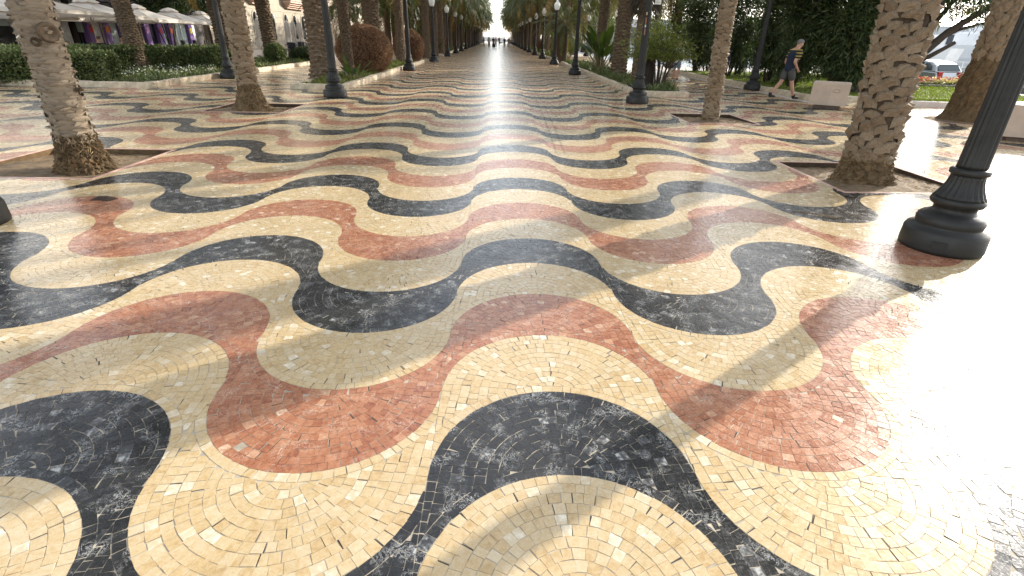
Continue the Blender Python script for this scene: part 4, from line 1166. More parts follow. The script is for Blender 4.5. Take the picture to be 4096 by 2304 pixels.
fo = add('frond', FR_ME[1], t); fo.matrix_local = Matrix.Translation((-.1, .1, 2.75)) @ rot_frond(R(168), -.05) @ Matrix.Scale(.62, 4)
fo = add('frond', FR_ME[3], t); fo.matrix_local = Matrix.Translation((-.1, .3, 3.5)) @ rot_frond(R(150), .25) @ Matrix.Scale(.8, 4)
mb = MB(); mb.lathe([(.98, -.004), (.98, .006), (.90, .008), (.88, .003)], 48, cap=False); mb.obj('pit_ring', M_EDGE, t)
mb = MB(); mb.lathe([(.89, .004), (.5, .03), (.2, .05)], 32, cap=False); mb.obj('pit_soil', M_SOIL, t)

# ---------------------------------------------------------------- stone blocks
M_BLOCK = simple('pink_limestone', (.45, .345, .265), .55, .13, 2.5, .15, bscale=30, bdist=.002)
def block(x, y, rz, label, s=.98, h=.62):
    t = thing('stone_block', label, 'stone block', (x, y, 0), rz, 'stone blocks of the right open space')
    mb = MB(); mb.box((-s * .36, -s * .36, 0), (s * .36, s * .36, .10)); mb.obj('plinth', simple('dark_plinth', (.12, .08, .06), .7), t)
    for k in (-1, 1):
        mb = MB(); mb.box((min(0.001 * k, s / 2 * k), -s / 2, .1005), (max(0.001 * k, s / 2 * k), s / 2, .10 + h), 0, .5, .012); mb.obj('slab', M_BLOCK, t)
    mb = MB()
    mb.tube([(.16 + .09 * math.cos(a), -s / 2 - .004, .10 + h * .66 + .045 * math.sin(a)) for a in np.linspace(0, 2 * math.pi, 17)], .009, 6, cap=False)
    mb.obj('carved_ring', simple('carved_groove', (.36, .26, .21), .7), t)
    return t
block(10.1, 16.25, R(-32), 'pinkish stone block with a carved ring beside the chunky palm')
block(11.15, 10.85, R(-28), 'pinkish stone block cut off by the right edge behind the large lamp post')

# ---------------------------------------------------------------- right far side: flower bed, ropes, road, car, harbour
fb = tag(empty('flower_bed', (0, 0, 0)), kind='structure')
mb = MB(); mb.box((17.5, 24.6, -.4), (60, 24.8, .20), 0, .5, .01); mb.obj('bed_wall', simple('dark_bed_wall', (.10, .09, .085), .8), fb)
mb = MB(); mb.box((17.5, 24.81, -.4), (60, 27.2, .14)); mb.obj('soil', M_DARKSOIL, fb)
n = 15000
P = np.stack([NR.uniform(17.6, 45, n), NR.uniform(24.85, 27.1, n), NR.uniform(.10, .28, n)], 1)
D = NR.normal(size=(n, 3)); D[:, 2] = np.abs(D[:, 2])
add('flower_foliage', leaf_mesh('flower_foliage', leaf_quads(P, D, .10, .06), M_HEDGE, NR.random(n)), fb, kind='stuff')
n = 7000
P = np.stack([NR.uniform(17.6, 45, n), NR.uniform(24.9, 27.0, n), NR.uniform(.22, .44, n)], 1)
D = NR.normal(size=(n, 3)); D[:, 2] = np.abs(D[:, 2]) * .4
clump = (np.sin(P[:, 0] * 2.3) * np.sin(P[:, 1] * 3.1 + P[:, 0]) * .5 + .5 + NR.normal(size=n) * .08) % 1
add('blossoms', leaf_mesh('blossoms', leaf_quads(P, D, .08, .08), M_FLOWERS, clump), fb, kind='stuff')
M_WOOD = simple('weathered_stake', (.28, .19, .10), .8, .25, 6)
M_ROPE = simple('pale_rope', (.55, .47, .34), .9, .15, 12)
xs = [17.6, 20.6, 24.2, 27.8, 31.4]
for k, x in enumerate(xs):
    t = thing('rope_stake', 'wooden rope stake before the flowers, ' + ['behind the chunky palm trunk', 'below the silver car', 'right of the ragged palm trunk', 'near the right edge of the photo', 'beyond the right edge'][k], 'stake', (x, 24.1, -.05), 0, 'rope stakes along the flower bed')
    mb = MB(); mb.tube([(0, 0, 0), (.07, 0, .45), (.13, 0, .88)], [.035, .034, .03], 8); mb.obj('post', M_WOOD, t)
    mb = MB(); mb.tube([(.125, 0, .82), (.126, 0, .845)], [.042, .042], 8); mb.obj('band', M_ROPE, t)
for k, (a, b) in enumerate(zip(xs, xs[1:])):
    mb = MB(); mb.tube([(a + .12 + (b - a) * s, 24.06, .76 - .42 * (1 - (2 * s - 1) ** 2)) for s in np.linspace(0, 1, 13)], .014, 6)
    tag(mb.obj('rope', M_ROPE), 'slack rope hanging between stakes, ' + ['left of the silver car', 'below the silver car', 'right of the ragged palm', 'at the right edge'][k], 'rope', 'ropes along the flower bed')
mb = MB(); mb.face([(14, 27.3, -.385), (400, 27.3, -.385), (400, 41, -.385), (14, 41, -.385)]); tag(mb.obj('road', M_ASPHALT), kind='structure')
mb = MB(); mb.face([(10, 41, -.38), (400, 41, -.38), (400, 52, -.38), (10, 52, -.38)]); tag(mb.obj('quay', M_PAVING), kind='structure')
t = NT('harbour_water'); t.base((.03, .055, .07), .12, 0, .5); t.bump(t.noise(.8, 4, .6, t.pos()).outputs[0], .4, .3)
mb = MB(); mb.face([(10, 52, -.37), (900, 52, -.37), (900, 1200, -.37), (10, 1200, -.37)]); tag(mb.obj('harbour_water', t.m), kind='structure')

def car(x, y, rz):
    t = thing('parked_car', 'silver hatchback seen from behind above the flowers', 'car', (x, y, -.385), rz)
    paint = NT('silver_paint'); paint.base((.50, .51, .52), .28, .55, .5); paint.b.inputs['Coat Weight'].default_value = .6
    glass = NT('car_glass'); glass.base((.03, .045, .045), .04, 0, .8)
    dark = simple('black_rubber', (.015, .015, .015), .8, .2); red = NT('tail_light_red'); red.base((.45, .015, .02), .2, 0, .6)
    W2 = .86
    # side profile, x forward: list of (x, z) lower body then cabin
    body = [(-2.05, .34), (-2.12, .55), (-2.10, .86), (-2.0, .98), (-1.2, 1.0), (.9, .98), (1.55, .86), (1.98, .70), (2.08, .52), (2.02, .30)]
    cabin = [(-2.0, .985), (-1.78, 1.30), (-1.45, 1.46), (-.7, 1.53), (.05, 1.50), (.45, 1.38), (1.05, .985)]
    def loft(prof, w0, w1, nm, mat, rise=None):
        m = MB(); zc = [p[1] for p in prof]; lo, hi = min(zc), max(zc)
        P = []
        for s in (-1, 1):
            for px, pz in prof: P.append((px, s * (w0 + (w1 - w0) * (pz - lo) / (hi - lo)), pz))
        n = len(prof)
        F = [(k, (k + 1) % n, n + (k + 1) % n, n + k) for k in range(n)] + [tuple(range(n))[::-1], tuple(range(n, 2 * n))]
        m.raw(P, F); o = m.obj(nm, mat, t)
        b = o.modifiers.new('edge', 'BEVEL'); b.width = .05; b.segments = 3; b.limit_method = 'ANGLE'; b.angle_limit = R(30)
        return o
    loft(body, W2, W2 - .03, 'body', paint.m)
    loft(cabin, W2 - .05, W2 - .24, 'cabin', paint.m)
    def side_z(z): return W2 - .05 - .19 * (z - .985) / .545
    for s in (-1, 1):
        for q in ([(-1.72, 1.06), (-1.60, 1.27), (-1.36, 1.40), (-1.12, 1.43), (-1.12, 1.06)], [(-1.04, 1.06), (-1.04, 1.44), (-.2, 1.45), (-.2, 1.06)], [(-.12, 1.06), (-.12, 1.45), (.12, 1.43), (.42, 1.30), (.78, 1.06)]):
            m = MB(); m.face([(a, s * (side_z(b) + .012), b) for a, b in q][::s])
            m.obj('side_window', glass.m, t)
        m = MB(); m.box((-2.13, s * .60 - .13, .62), (-2.02, s * .60 + .13, 1.0), 0, .5, .02); m.obj('tail_light', red.m, t)
        m = MB(); m.box((.55, s * .80 - .12 if s > 0 else -1.0, .98), (.72, s * .80 + .2 if s > 0 else -.68, 1.12), 0, .5, .02); m.obj('wing_mirror', paint.m, t)
        for wx in (-1.32, 1.28):
            w = MB(); w.lathe([(.20, -.10), (.30, -.10), (.315, -.06), (.315, .06), (.30, .10), (.20, .10)], 22); o = w.obj('tyre', dark, t); o.matrix_local = Matrix.Translation((wx, s * .78, .315)) @ Matrix.Rotation(R(90), 4, 'X')
            w = MB(); w.lathe([(.19, -.101), (.20, -.09), (.10, -.07), (.03, -.08)] if s > 0 else [(.03, .08), (.10, .07), (.20, .09), (.19, .101)], 14); r_ = w.obj('rim', paint.m, t); r_.matrix_local = o.matrix_local
    m = MB(); m.face([(-1.985, -.66, 1.05), (-1.985, .66, 1.05), (-1.775, .58, 1.36), (-1.775, -.58, 1.36)][::-1]); o = m.obj('rear_window', glass.m, t); o.location = (-.015, 0, 0)
    m = MB(); m.box((-2.17, -.80, .36), (-2.06, .80, .56), 0, .5, .03); m.obj('bumper', paint.m, t)
    m = MB(); m.box((-2.135, -.26, .66), (-2.10, .26, .78), 0, .5, .005); m.obj('number_plate', simple('plate_white', (.75, .75, .72), .4, .05), t)
    return t
car(23.3, 30.2, R(97))
# far harbour: yachts behind a railing
M_HULL = simple('white_gelcoat', (.78, .78, .78), .3, .05)
M_TINT = simple('tinted_glass', (.05, .06, .08), .15, .1)
for k, (x, y, s, rz) in enumerate([(46, 62, 1.25, 12), (66, 72, 1.5, -6), (34, 66, .9, 25), (92, 80, 1.6, 4), (28, 90, 1.3, 8)]):
    t = thing('yacht', ['white yacht behind the silver car', 'white yacht right of the ragged palm', 'small white yacht glimpsed through the shrubs', 'long white yacht at the right edge', 'white yacht far behind the dark shrubs'][k], 'yacht', (x, y, -.37), R(rz), 'yachts in the harbour')
    m = MB()
    P = []; n = 9
    for lv, (zz, sc) in enumerate(((0, .78), (.7, .92), (1.7, 1.0))):
        for j in range(n):
            f = j / (n - 1); wv = 1.7 * sc * (1 - max(0, (f - .45) / .55) ** 2.2)
            P.append((-6 + 12.5 * f * (.94 + .06 * lv / 2), -wv, zz))
        for j in range(n - 1, -1, -1):
            f = j / (n - 1); wv = 1.7 * sc * (1 - max(0, (f - .45) / .55) ** 2.2)
            P.append((-6 + 12.5 * f * (.94 + .06 * lv / 2), wv, zz))
    L_ = 2 * n; F = [(a * L_ + j, a * L_ + (j + 1) % L_, (a + 1) * L_ + (j + 1) % L_, (a + 1) * L_ + j) for a in range(2) for j in range(L_)] + [tuple(range(2 * L_, 3 * L_))]
    m.raw(P, F); m.obj('hull', M_HULL, t)
    m = MB(); m.box((-3.5, -1.25, 1.7), (2.4, 1.25, 2.75), 0, .5, .2); m.obj('cabin', M_HULL, t)
    m = MB(); m.box((-3.0, -1.262, 2.0), (1.9, 1.262, 2.45), 0, .5, .05); m.obj('window_band', M_TINT, t)
    m = MB(); m.box((-2.6, -1.0, 2.75), (.8, 1.0, 3.5), 0, .5, .25); m.obj('flybridge', M_HULL, t)
    m = MB(); m.tube([(-.8, 0, 3.5), (-.9, 0, 7.5)], [.06, .03], 6); m.obj('mast', M_HULL, t)
    t.scale = (s, s, s)
t = thing('harbour_building', 'low pale harbour building beyond the yachts', 'building', (60, 130, -.3), R(-10))
m = MB(); m.box((-45, 0, 0), (60, 14, 6.5), 0, .5, .1); m.obj('wall', simple('pale_render', (.62, .62, .62), .7, .08), t)
for j in range(12):
    m = MB(); m.box((-40 + 8 * j, -.06, 2.6), (-34.5 + 8 * j, .02, 4.8)); m.obj('window', M_TINT, t)
t = thing('quay_railing', 'pale metal railing along the quay behind the car', 'railing', (18, 51.5, -.38))
for zz in (.55, 1.0):
    m = MB(); m.tube([(0, 0, zz), (90, 0, zz)], .03, 6); m.obj('rail', M_HULL, t)
pm = MB(); pm.tube([(0, 0, 0), (0, 0, 1.02)], .035, 6); pm = pm.mesh('post', M_HULL)
for j in range(46): add('post', pm, t, (2 * j, 0, 0))

# ---------------------------------------------------------------- cafe and buildings on the left
M_PURPLE = simple('purple_paint', (.24, .13, .36), .6, .1, 3)
M_WHITEP = simple('white_paint', (.74, .73, .70), .5, .05, 3)
M_BLIND = simple('grey_blind', (.42, .46, .43), .7, .06, 3)
M_DARKG = NT('dark_glass'); M_DARKG.base((.012, .013, .015), .08, 0, .6); M_DARKG = M_DARKG.m
M_PALEG = NT('pale_glass'); M_PALEG.base((.42, .50, .50), .15, 0, .6); M_PALEG = M_PALEG.m
M_STONEW = simple('cream_ashlar', (.34, .29, .215), .75, .14, 2.5, .2)
M_PINKW = simple('pink_render', (.55, .38, .28), .8, .1, 2)
M_TANW = simple('tan_render', (.40, .31, .23), .8, .12, 2)
M_DARKW = simple('shopfront_shade_brown', (.05, .04, .038), .6, .2, 2)  # shadow over the upper cafe front put into this brown; heaters share it
XF = -24.0
def boxpart(t, name, a, b, mat, bev=0.0):
    mb = MB(); mb.box(a, b, 0, .5, bev); return mb.obj(name, mat, t)
cafe = thing('cafe_building', 'cafe front with purple pillars and roller blinds behind the umbrellas', 'building', (XF, 40, 0))
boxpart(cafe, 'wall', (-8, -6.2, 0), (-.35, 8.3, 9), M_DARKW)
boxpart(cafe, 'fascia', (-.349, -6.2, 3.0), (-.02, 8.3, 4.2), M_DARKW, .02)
boxpart(cafe, 'shadow_box', (-.018, -6.2, 2.98), (1.5, 8.3, 4.6), M_DARKW, .02)  # dark box added to stand for the shadow above the umbrellas
sq = [(.75, .04, .04), (.85, .25, .04), (.10, .42, .12), (.55, .25, .45), (.70, .06, .12), (.85, .18, .06), (.85, .65, .05)]
py = [34.2, 35.55, 37.1, 39.6, 41.1, 42.4, 45.1]
for k, y in enumerate(py):
    p = boxpart(cafe, 'pillar', (-.34, y - 40 - .05, 0), (.12, y - 40 + .48, 2.995), M_PURPLE, .02)
    c = simple('coloured_tile', sq[k], .5, .05)
    mb = MB(); mb.box((.121, y - 40 + .06, 1.35), (.150, y - 40 + .36, 1.72), 0, .5, .004); mb.obj('coloured_square', c, p)
    if k in (1, 2): 
        mb = MB(); mb.box((.10, y - 40 + .4805, 1.35), (.148, y - 40 + .51, 1.72)); mb.obj('coloured_square', simple('coloured_tile', sq[6 - k], .5, .05), p)
for y0, y1, m in ((34.75, 35.45, M_WHITEP), (36.1, 37.0, M_BLIND), (40.15, 41.0, M_DARKG), (41.65, 42.3, M_PALEG), (42.95, 45.0, M_PALEG), (45.65, 46.3, M_WHITEP), (37.65, 39.5, M_DARKG)):
    boxpart(cafe, 'shop_window', (-.345, y0 - 40, .1), (-.1, y1 - 40, 2.99), m, .01)
for y in (43.5, 44.2):
    boxpart(cafe, 'window_frame', (-.098, y - 40, .1), (-.04, y - 39.88, 2.99), M_WHITEP)
b = boxpart(cafe, 'opening', (-.345, 31.0 - 40 + 2.9, .1), (-.2, 34.1 - 40, 1.35), M_DARKG)
b = boxpart(cafe, 'roller_blind', (-.345, 31.0 - 40 + 2.9, 1.355), (-.1, 34.1 - 40, 2.99), M_BLIND)
for k in range(3):
    boxpart(cafe, 'terrace_heater', (.4 + .1 * k, 43 - 40 + 1.5 * k, 0), (.62 + .1 * k, 43.22 - 40 + 1.5 * k, .9), M_DARKW, .02)

arch = thing('white_building', 'white building with one wide arched opening at the left edge', 'building', (XF - .3, 28.4, 0))
boxpart(arch, 'wall', (-8, -5, 0), (-.25, 5.2, 9), M_WHITEP)
boxpart(arch, 'opening', (-.249, -1.6, .55), (-.21, 1.3, 1.6), M_DARKG)
mb = MB(); n = 20
P = []
for k in range(n + 1):
    a = math.pi * k / n
    for rr in (1.45, 1.95): P.append((-.02, -.15 - rr * math.cos(a), 1.35 + rr * .72 * math.sin(a)))
F = [(2 * k, 2 * k + 1, 2 * k + 3, 2 * k + 2) for k in range(n)]
Pb = [(-.24, y, z) for _, y, z in P]
m_ = len(P)
F += [(m_ + a, m_ + d, m_ + c, m_ + b) for a, b, c, d in F] + [(2 * k, 2 * k + 2, m_ + 2 * k + 2, m_ + 2 * k) for k in range(n)] + [(2 * k + 1, m_ + 2 * k + 1, m_ + 2 * k + 3, 2 * k + 3) for k in range(n)]
mb.raw(P + Pb, F); mb.obj('arch_moulding', M_WHITEP, arch)
mb = MB(); mb.face([(-.215, -.15, 1.35)] + [(-.215, -.15 - 1.45 * math.cos(math.pi * k / n), 1.36 + 1.05 * math.sin(math.pi * k / n)) for k in range(n + 1)]); mb.obj('arch_glass', M_PALEG, arch)
boxpart(arch, 'shadow_box', (-.24, -5, 2.95), (1.7, 5.2, 4.8), M_DARKW, .02)  # second added dark box, shadow over the upper wall as a solid
boxpart(arch, 'parapet', (-.24, -2.2, 0), (.05, 1.9, .7), M_STONEW, .01)

stone = thing('stone_building', 'cream stone building with tall arched windows and balconies', 'building', (XF, 60, 0))
boxpart(stone, 'wall', (-8, -11.5, 4.2), (-.05, 13, 16), M_STONEW)
boxpart(stone, 'wall_core', (-8, -11.5, 0), (-.12, 13, 4.19), M_STONEW)
for k in range(7):
    boxpart(stone, 'stone_course', (-.119, -11.5, .01 + k * .6), (0 + .004 * (k % 2), 13, .59 + k * .6), M_STONEW, .008)
for k, (y, w) in enumerate(((50.6, 1.1), (54.0, 1.1), (57.4, 1.0), (61.6, 1.2), (65.6, 1.15), (68.4, 1.1), (71.2, 1.1))):
    wdw = MB(); yy = y - 60; n = 10
    ring = [(yy, .85), (yy, 2.75)] + [(yy + w / 2 - w / 2 * math.cos(math.pi * j / n), 2.75 + .62 * math.sin(math.pi * j / n)) for j in range(1, n)] + [(yy + w, 2.75), (yy + w, .85)]
    wdw.face([(.012, a, b) for a, b in ring]); wo = wdw.obj('window', M_DARKG, stone)
    fr = MB(); out = [(a + (a - yy - w / 2) * .28, b + (.16 if b > 2.7 else 0)) for a, b in ring]
    q = len(ring)
    for j in range(q - 1):
        fr.face([(.06, *ring[j]), (.06, *ring[j + 1]), (.06, *out[j + 1]), (.06, *out[j])]); fr.face([(.0, *ring[j]), (.0, *ring[j + 1]), (.06, *ring[j + 1]), (.06, *ring[j])]); fr.face([(.06, *out[j]), (.06, *out[j + 1]), (.0, *out[j + 1]), (.0, *out[j])])
    fr.obj('window_surround', M_STONEW, wo)
    ln = MB(); ln.lathe([(.03, 0), (.11, .06), (.13, .3), (.05, .4)], 8, c=(.2, yy + w / 2, 2.85)); ln.obj('lantern', M_WHITEP, wo)
for y0, y1 in ((-11.5, -7), (-3.4, -.8), (5.9, 12.4)):
    for k in range(4):
        boxpart(stone, 'balcony_moulding', (-.04, y0 + .5 - .16 * k, 4.02 + .18 * k), (.35 + .2 * k, y1 - .5 + .16 * k, 4.195 + .18 * k), M_PINKW, .02)
    boxpart(stone, 'balcony_wall', (-.04, y0, 4.76), (1.0, y1, 6.2), M_STONEW, .02)
tan = thing('tan_building', 'tan building with a small red awning over white windows', 'building', (XF, 84, 0))
boxpart(tan, 'wall', (-8, -10.8, 0), (-.06, 14, 15), M_TANW)
boxpart(tan, 'jetty', (-.059, -10.8, 3.0), (.9, -7.9, 8), M_PINKW, .02)
boxpart(tan, 'awning', (.0, -8.3, 2.0), (.9, -6.5, 2.7), simple('red_awning', (.60, .03, .07), .7, .1), .15)
for k in range(3):
    boxpart(tan, 'window_frame', (-.058, -8.2 + .62 * k, .2), (.06, -7.7 + .62 * k, 1.95), M_WHITEP, .01)
    boxpart(tan, 'window', (.0605, -8.13 + .62 * k, .75), (.07, -7.77 + .62 * k, 1.85), M_DARKG)
for r in range(4):
    for k in range(7):
        f = boxpart(tan, 'window_frame', (-.058, -9.2 + 3.2 * k, 3.3 + 2.9 * r), (.02, -7.9 + 3.2 * k, 5.1 + 2.9 * r), M_WHITEP)
        mb = MB(); mb.box((.0205, -9.1 + 3.2 * k, 3.4 + 2.9 * r), (.03, -8.0 + 3.2 * k, 5.0 + 2.9 * r)); mb.obj('pane', M_DARKG, f)
for n, (y0, y1, h, mat, lab) in enumerate(((98.5, 122, 17, M_STONEW, 'pale apartment block beyond the tan building'), (122.5, 150, 14, M_PINKW, 'pinkish apartment block far along the left side'), (150.5, 196, 18, M_WHITEP, 'white apartment block at the far end of the left side'))):
    t = thing('apartment_block', lab, 'building', (XF, (y0 + y1) / 2, 0)); L = (y1 - y0) / 2
    boxpart(t, 'wall', (-8, -L, 0), (0, L, h), mat)
    for r in range(int(h / 3)):
        for k in range(int(2 * L / 3.6)):
            boxpart(t, 'window', (-.05, -L + 1.2 + 3.6 * k, 1 + 3 * r), (.04, -L + 2.5 + 3.6 * k, 2.8 + 3 * r), M_DARKG)
# umbrellas
t = NT('umbrella_canvas'); t.base((.74, .68, .60), .85, 0, .2)
tr = t.n('BsdfTranslucent', {0: (.75, .66, .55, 1)}); mx = t.n('MixShader', {0: .3}); t.t.links.new(t.b.outputs[0], mx.inputs[1]); t.t.links.new(tr.outputs[0], mx.inputs[2]); t.t.links.new(mx.outputs[0], t.out.inputs[0])
M_CANVAS = t.m
M_POLE = simple('beige_pole', (.42, .34, .24), .5, .15, 5)
def umbrella(x, y, label, s=1.95, ze=2.05, zp=2.68, rz=0.0):
    t = thing('cafe_umbrella', label, 'umbrella', (x, y, 0), rz, 'open cafe umbrellas')
    cor = [(-s, -s, ze), (s, -s, ze), (s, s, ze), (-s, s, ze)]
    for k in range(4):
        a, b = Vector(cor[k]), Vector(cor[(k + 1) % 4]); top = Vector((0, 0, zp)); mid = (a + b) / 2 + Vector((0, 0, .05))
        mb = MB(); n = 6
        def edge(p, f): return p.lerp(top, f) - Vector((0, 0, .10 * math.sin(math.pi * f)))
        for j in range(n):
            f0, f1 = j / n * .93, (j + 1) / n * .93
            mb.face([edge(a, f0), edge(mid, f0), edge(mid, f1), edge(a, f1)]); mb.face([edge(mid, f0), edge(b, f0), edge(b, f1), edge(mid, f1)])
        dn = Vector((0, 0, -.10))
        mb.face([a + dn, b + dn, b, mid, a])
        mb.obj('canopy_panel', M_CANVAS, t)
    mb = MB(); P = []; F = []; q = 24
    for j in range(q):
        an = 2 * math.pi * j / q; P.append((.50 * math.cos(an), .50 * math.sin(an), zp - .09 - .05 * abs(math.sin(an * 4)))); P.append((.30 * math.cos(an), .30 * math.sin(an), zp + .02))
    P.append((0, 0, zp + .10))
    for j in range(q):
        j2 = (j + 1) % q; F += [(2 * j, 2 * j2, 2 * j2 + 1, 2 * j + 1), (2 * j + 1, 2 * j2 + 1, 2 * q)]
    mb.raw(P, F); mb.obj('vent_cap', M_CANVAS, t)
    mb = MB(); mb.tube([(0, 0, 0), (0, 0, zp)], .032, 8); mb.obj('pole', M_POLE, t)
    for c in cor:
        mb = MB(); mb.tube([(0, 0, zp - .12), (c[0] * .97, c[1] * .97, ze - .02)], .014, 5); mb.obj('rib', M_POLE, t)
        mb = MB(); mb.tube([(0, 0, ze - .35), (c[0] * .5, c[1] * .5, (ze + zp) / 2 - .16)], .012, 5); mb.obj('strut', M_POLE, t)
    mb = MB(); mb.box((-.35, -.35, 0), (.35, .35, .1), 0, .5, .02); mb.obj('foot', M_PAVING, t)
for (x, y, lab, ze) in ((-18.3, 23.0, 'open beige umbrella cut by the left edge beside the ringed palm', 2.2), (-18.7, 27.1, 'large open beige umbrella just right of the ringed palm', 2.12), (-19.2, 31.4, 'open beige umbrella behind the dark leaning palm', 2.05), (-19.8, 35.6, 'open beige umbrella right of the dark leaning palm', 2.05), (-20.2, 39.9, 'farthest open beige umbrella beside the dark lamp post', 2.05),
                        (-22.5, 29.2, 'open umbrella in the second row by the roller blind', 2.0), (-22.6, 33.4, 'open umbrella in the second row by the purple pillars', 2.0)):
    umbrella(x, y, lab, ze=ze, zp=ze + .66)
def closed_umbrella(x, y, label):
    t = thing('closed_umbrella', label, 'umbrella', (x, y, 0), RND.uniform(0, 6), 'closed umbrellas before the arched windows')
    mb = MB(); q = 20
    prof = [(.05, .62), (.24, .66), (.22, .95), (.12, 1.25), (.17, 1.5), (.20, 1.9), (.15, 2.25), (.13, 2.32), (.17, 2.33), (.03, 2.5)]
    mb.lathe(prof, q, flute=lambda k, a: 1 + .28 * math.cos(a * 5 + k * .25) * (k < 7)); mb.obj('canvas', M_CANVAS, t)
    mb = MB(); mb.tube([(0, 0, 0), (0, 0, 2.55)], .03, 8); mb.obj('pole', M_POLE, t)
    mb = MB(); mb.box((-.3, -.3, 0), (.3, .3, .09), 0, .5, .02); mb.obj('foot', M_PAVING, t)
for x, y, lab in ((-17, 41.3, 'closed beige umbrella standing alone left of the golden palm'), (-17, 47.0, 'closed beige umbrella, left one of three before the arched windows'), (-17, 48.3, 'closed beige umbrella, middle one of three before the arched windows'), (-17, 49.8, 'closed beige umbrella, right one of three before the arched windows')):
    closed_umbrella(x, y, lab)
M_WICK = simple('black_wicker', (.014, .015, .018), .7, .3, 14)
def chair(x, y, rz, label, group='black terrace chairs'):
    t = thing('terrace_chair', label, 'chair', (x, y, 0), rz, group)
    boxpart(t, 'seat', (-.24, -.24, .41), (.24, .24, .46), M_WICK, .01)
    boxpart(t, 'backrest', (-.24, -.27, .465), (.24, -.22, .92), M_WICK, .01)
    for sx in (-.21, .21):
        for sy in (-.21, .21): boxpart(t, 'leg', (sx - .02, sy - .02, 0), (sx + .02, sy + .02, .409), M_WICK)
    for sx in (-.25, .25): boxpart(t, 'armrest', (sx - .02, -.2, .62), (sx + .02, .22, .65), M_WICK, .005)
def table(x, y, label):
    t = thing('terrace_table', label, 'table', (x, y, 0), RND.uniform(0, 1), 'black terrace tables')
    boxpart(t, 'top', (-.4, -.4, .70), (.4, .4, .74), M_WICK, .01); boxpart(t, 'stem', (-.04, -.04, .04), (.04, .04, .699), M_WICK); boxpart(t, 'foot', (-.25, -.25, 0), (.25, .25, .039), M_WICK, .01)
for k in range(6):
    x = -15.8 - .7 * (k % 2); y = 44.4 + 1.35 * k
    table(x, y, 'black terrace table below the closed umbrellas, %s from the left' % ORD[k])
    chair(x + .1, y - .6, R(180 + RND.uniform(-30, 30)), 'black terrace chair left of its table below the closed umbrellas, %s from the left' % ORD[k])
    chair(x + .62, y + .1, R(90), 'black terrace chair facing the wall below the closed umbrellas, %s from the left' % ORD[k])
for k in range(3):
    table(-17.9, 25.6 + 1.5 * k, 'black cafe table behind the hedge, %s from the left' % ORD[k])
# ---------------------------------------------------------------- people
M_SKIN = NT('skin'); M_SKIN.base((.46, .25, .17), .55, 0, .4); M_SKIN.b.inputs['Subsurface Weight'].default_value = .05; M_SKIN = M_SKIN.m
def cloth(name, c): return simple(name, c, .85, .14, 7, .3, bscale=30, bdist=.01)
def skinned(name, chains, mat, parent, sub=2):
    """one continuous limb surface grown along chains of (point, rx, ry); equal points join"""
    verts, rad, edges, key = [], [], [], {}
    for ch in chains:
        prev = None
        for p, rx, ry in ch:
            kx = tuple(round(c, 4) for c in p)
            if kx not in key: key[kx] = len(verts); verts.append(p); rad.append((rx, ry))
            if prev is not None: edges.append((prev, key[kx]))
            prev = key[kx]
    me = bpy.data.meshes.new(name); me.from_pydata(verts, edges, []); me.materials.append(mat)
    o = add(name, me, parent)
    sk_ = o.modifiers.new('skin', 'SKIN'); sk_.use_smooth_shade = True
    for i, r in enumerate(rad): me.skin_vertices[0].data[i].radius = r
    me.skin_vertices[0].data[0].use_root = True
    s = o.modifiers.new('sub', 'SUBSURF'); s.levels = sub; s.render_levels = sub
    return o
def V3(*a): return tuple(a)
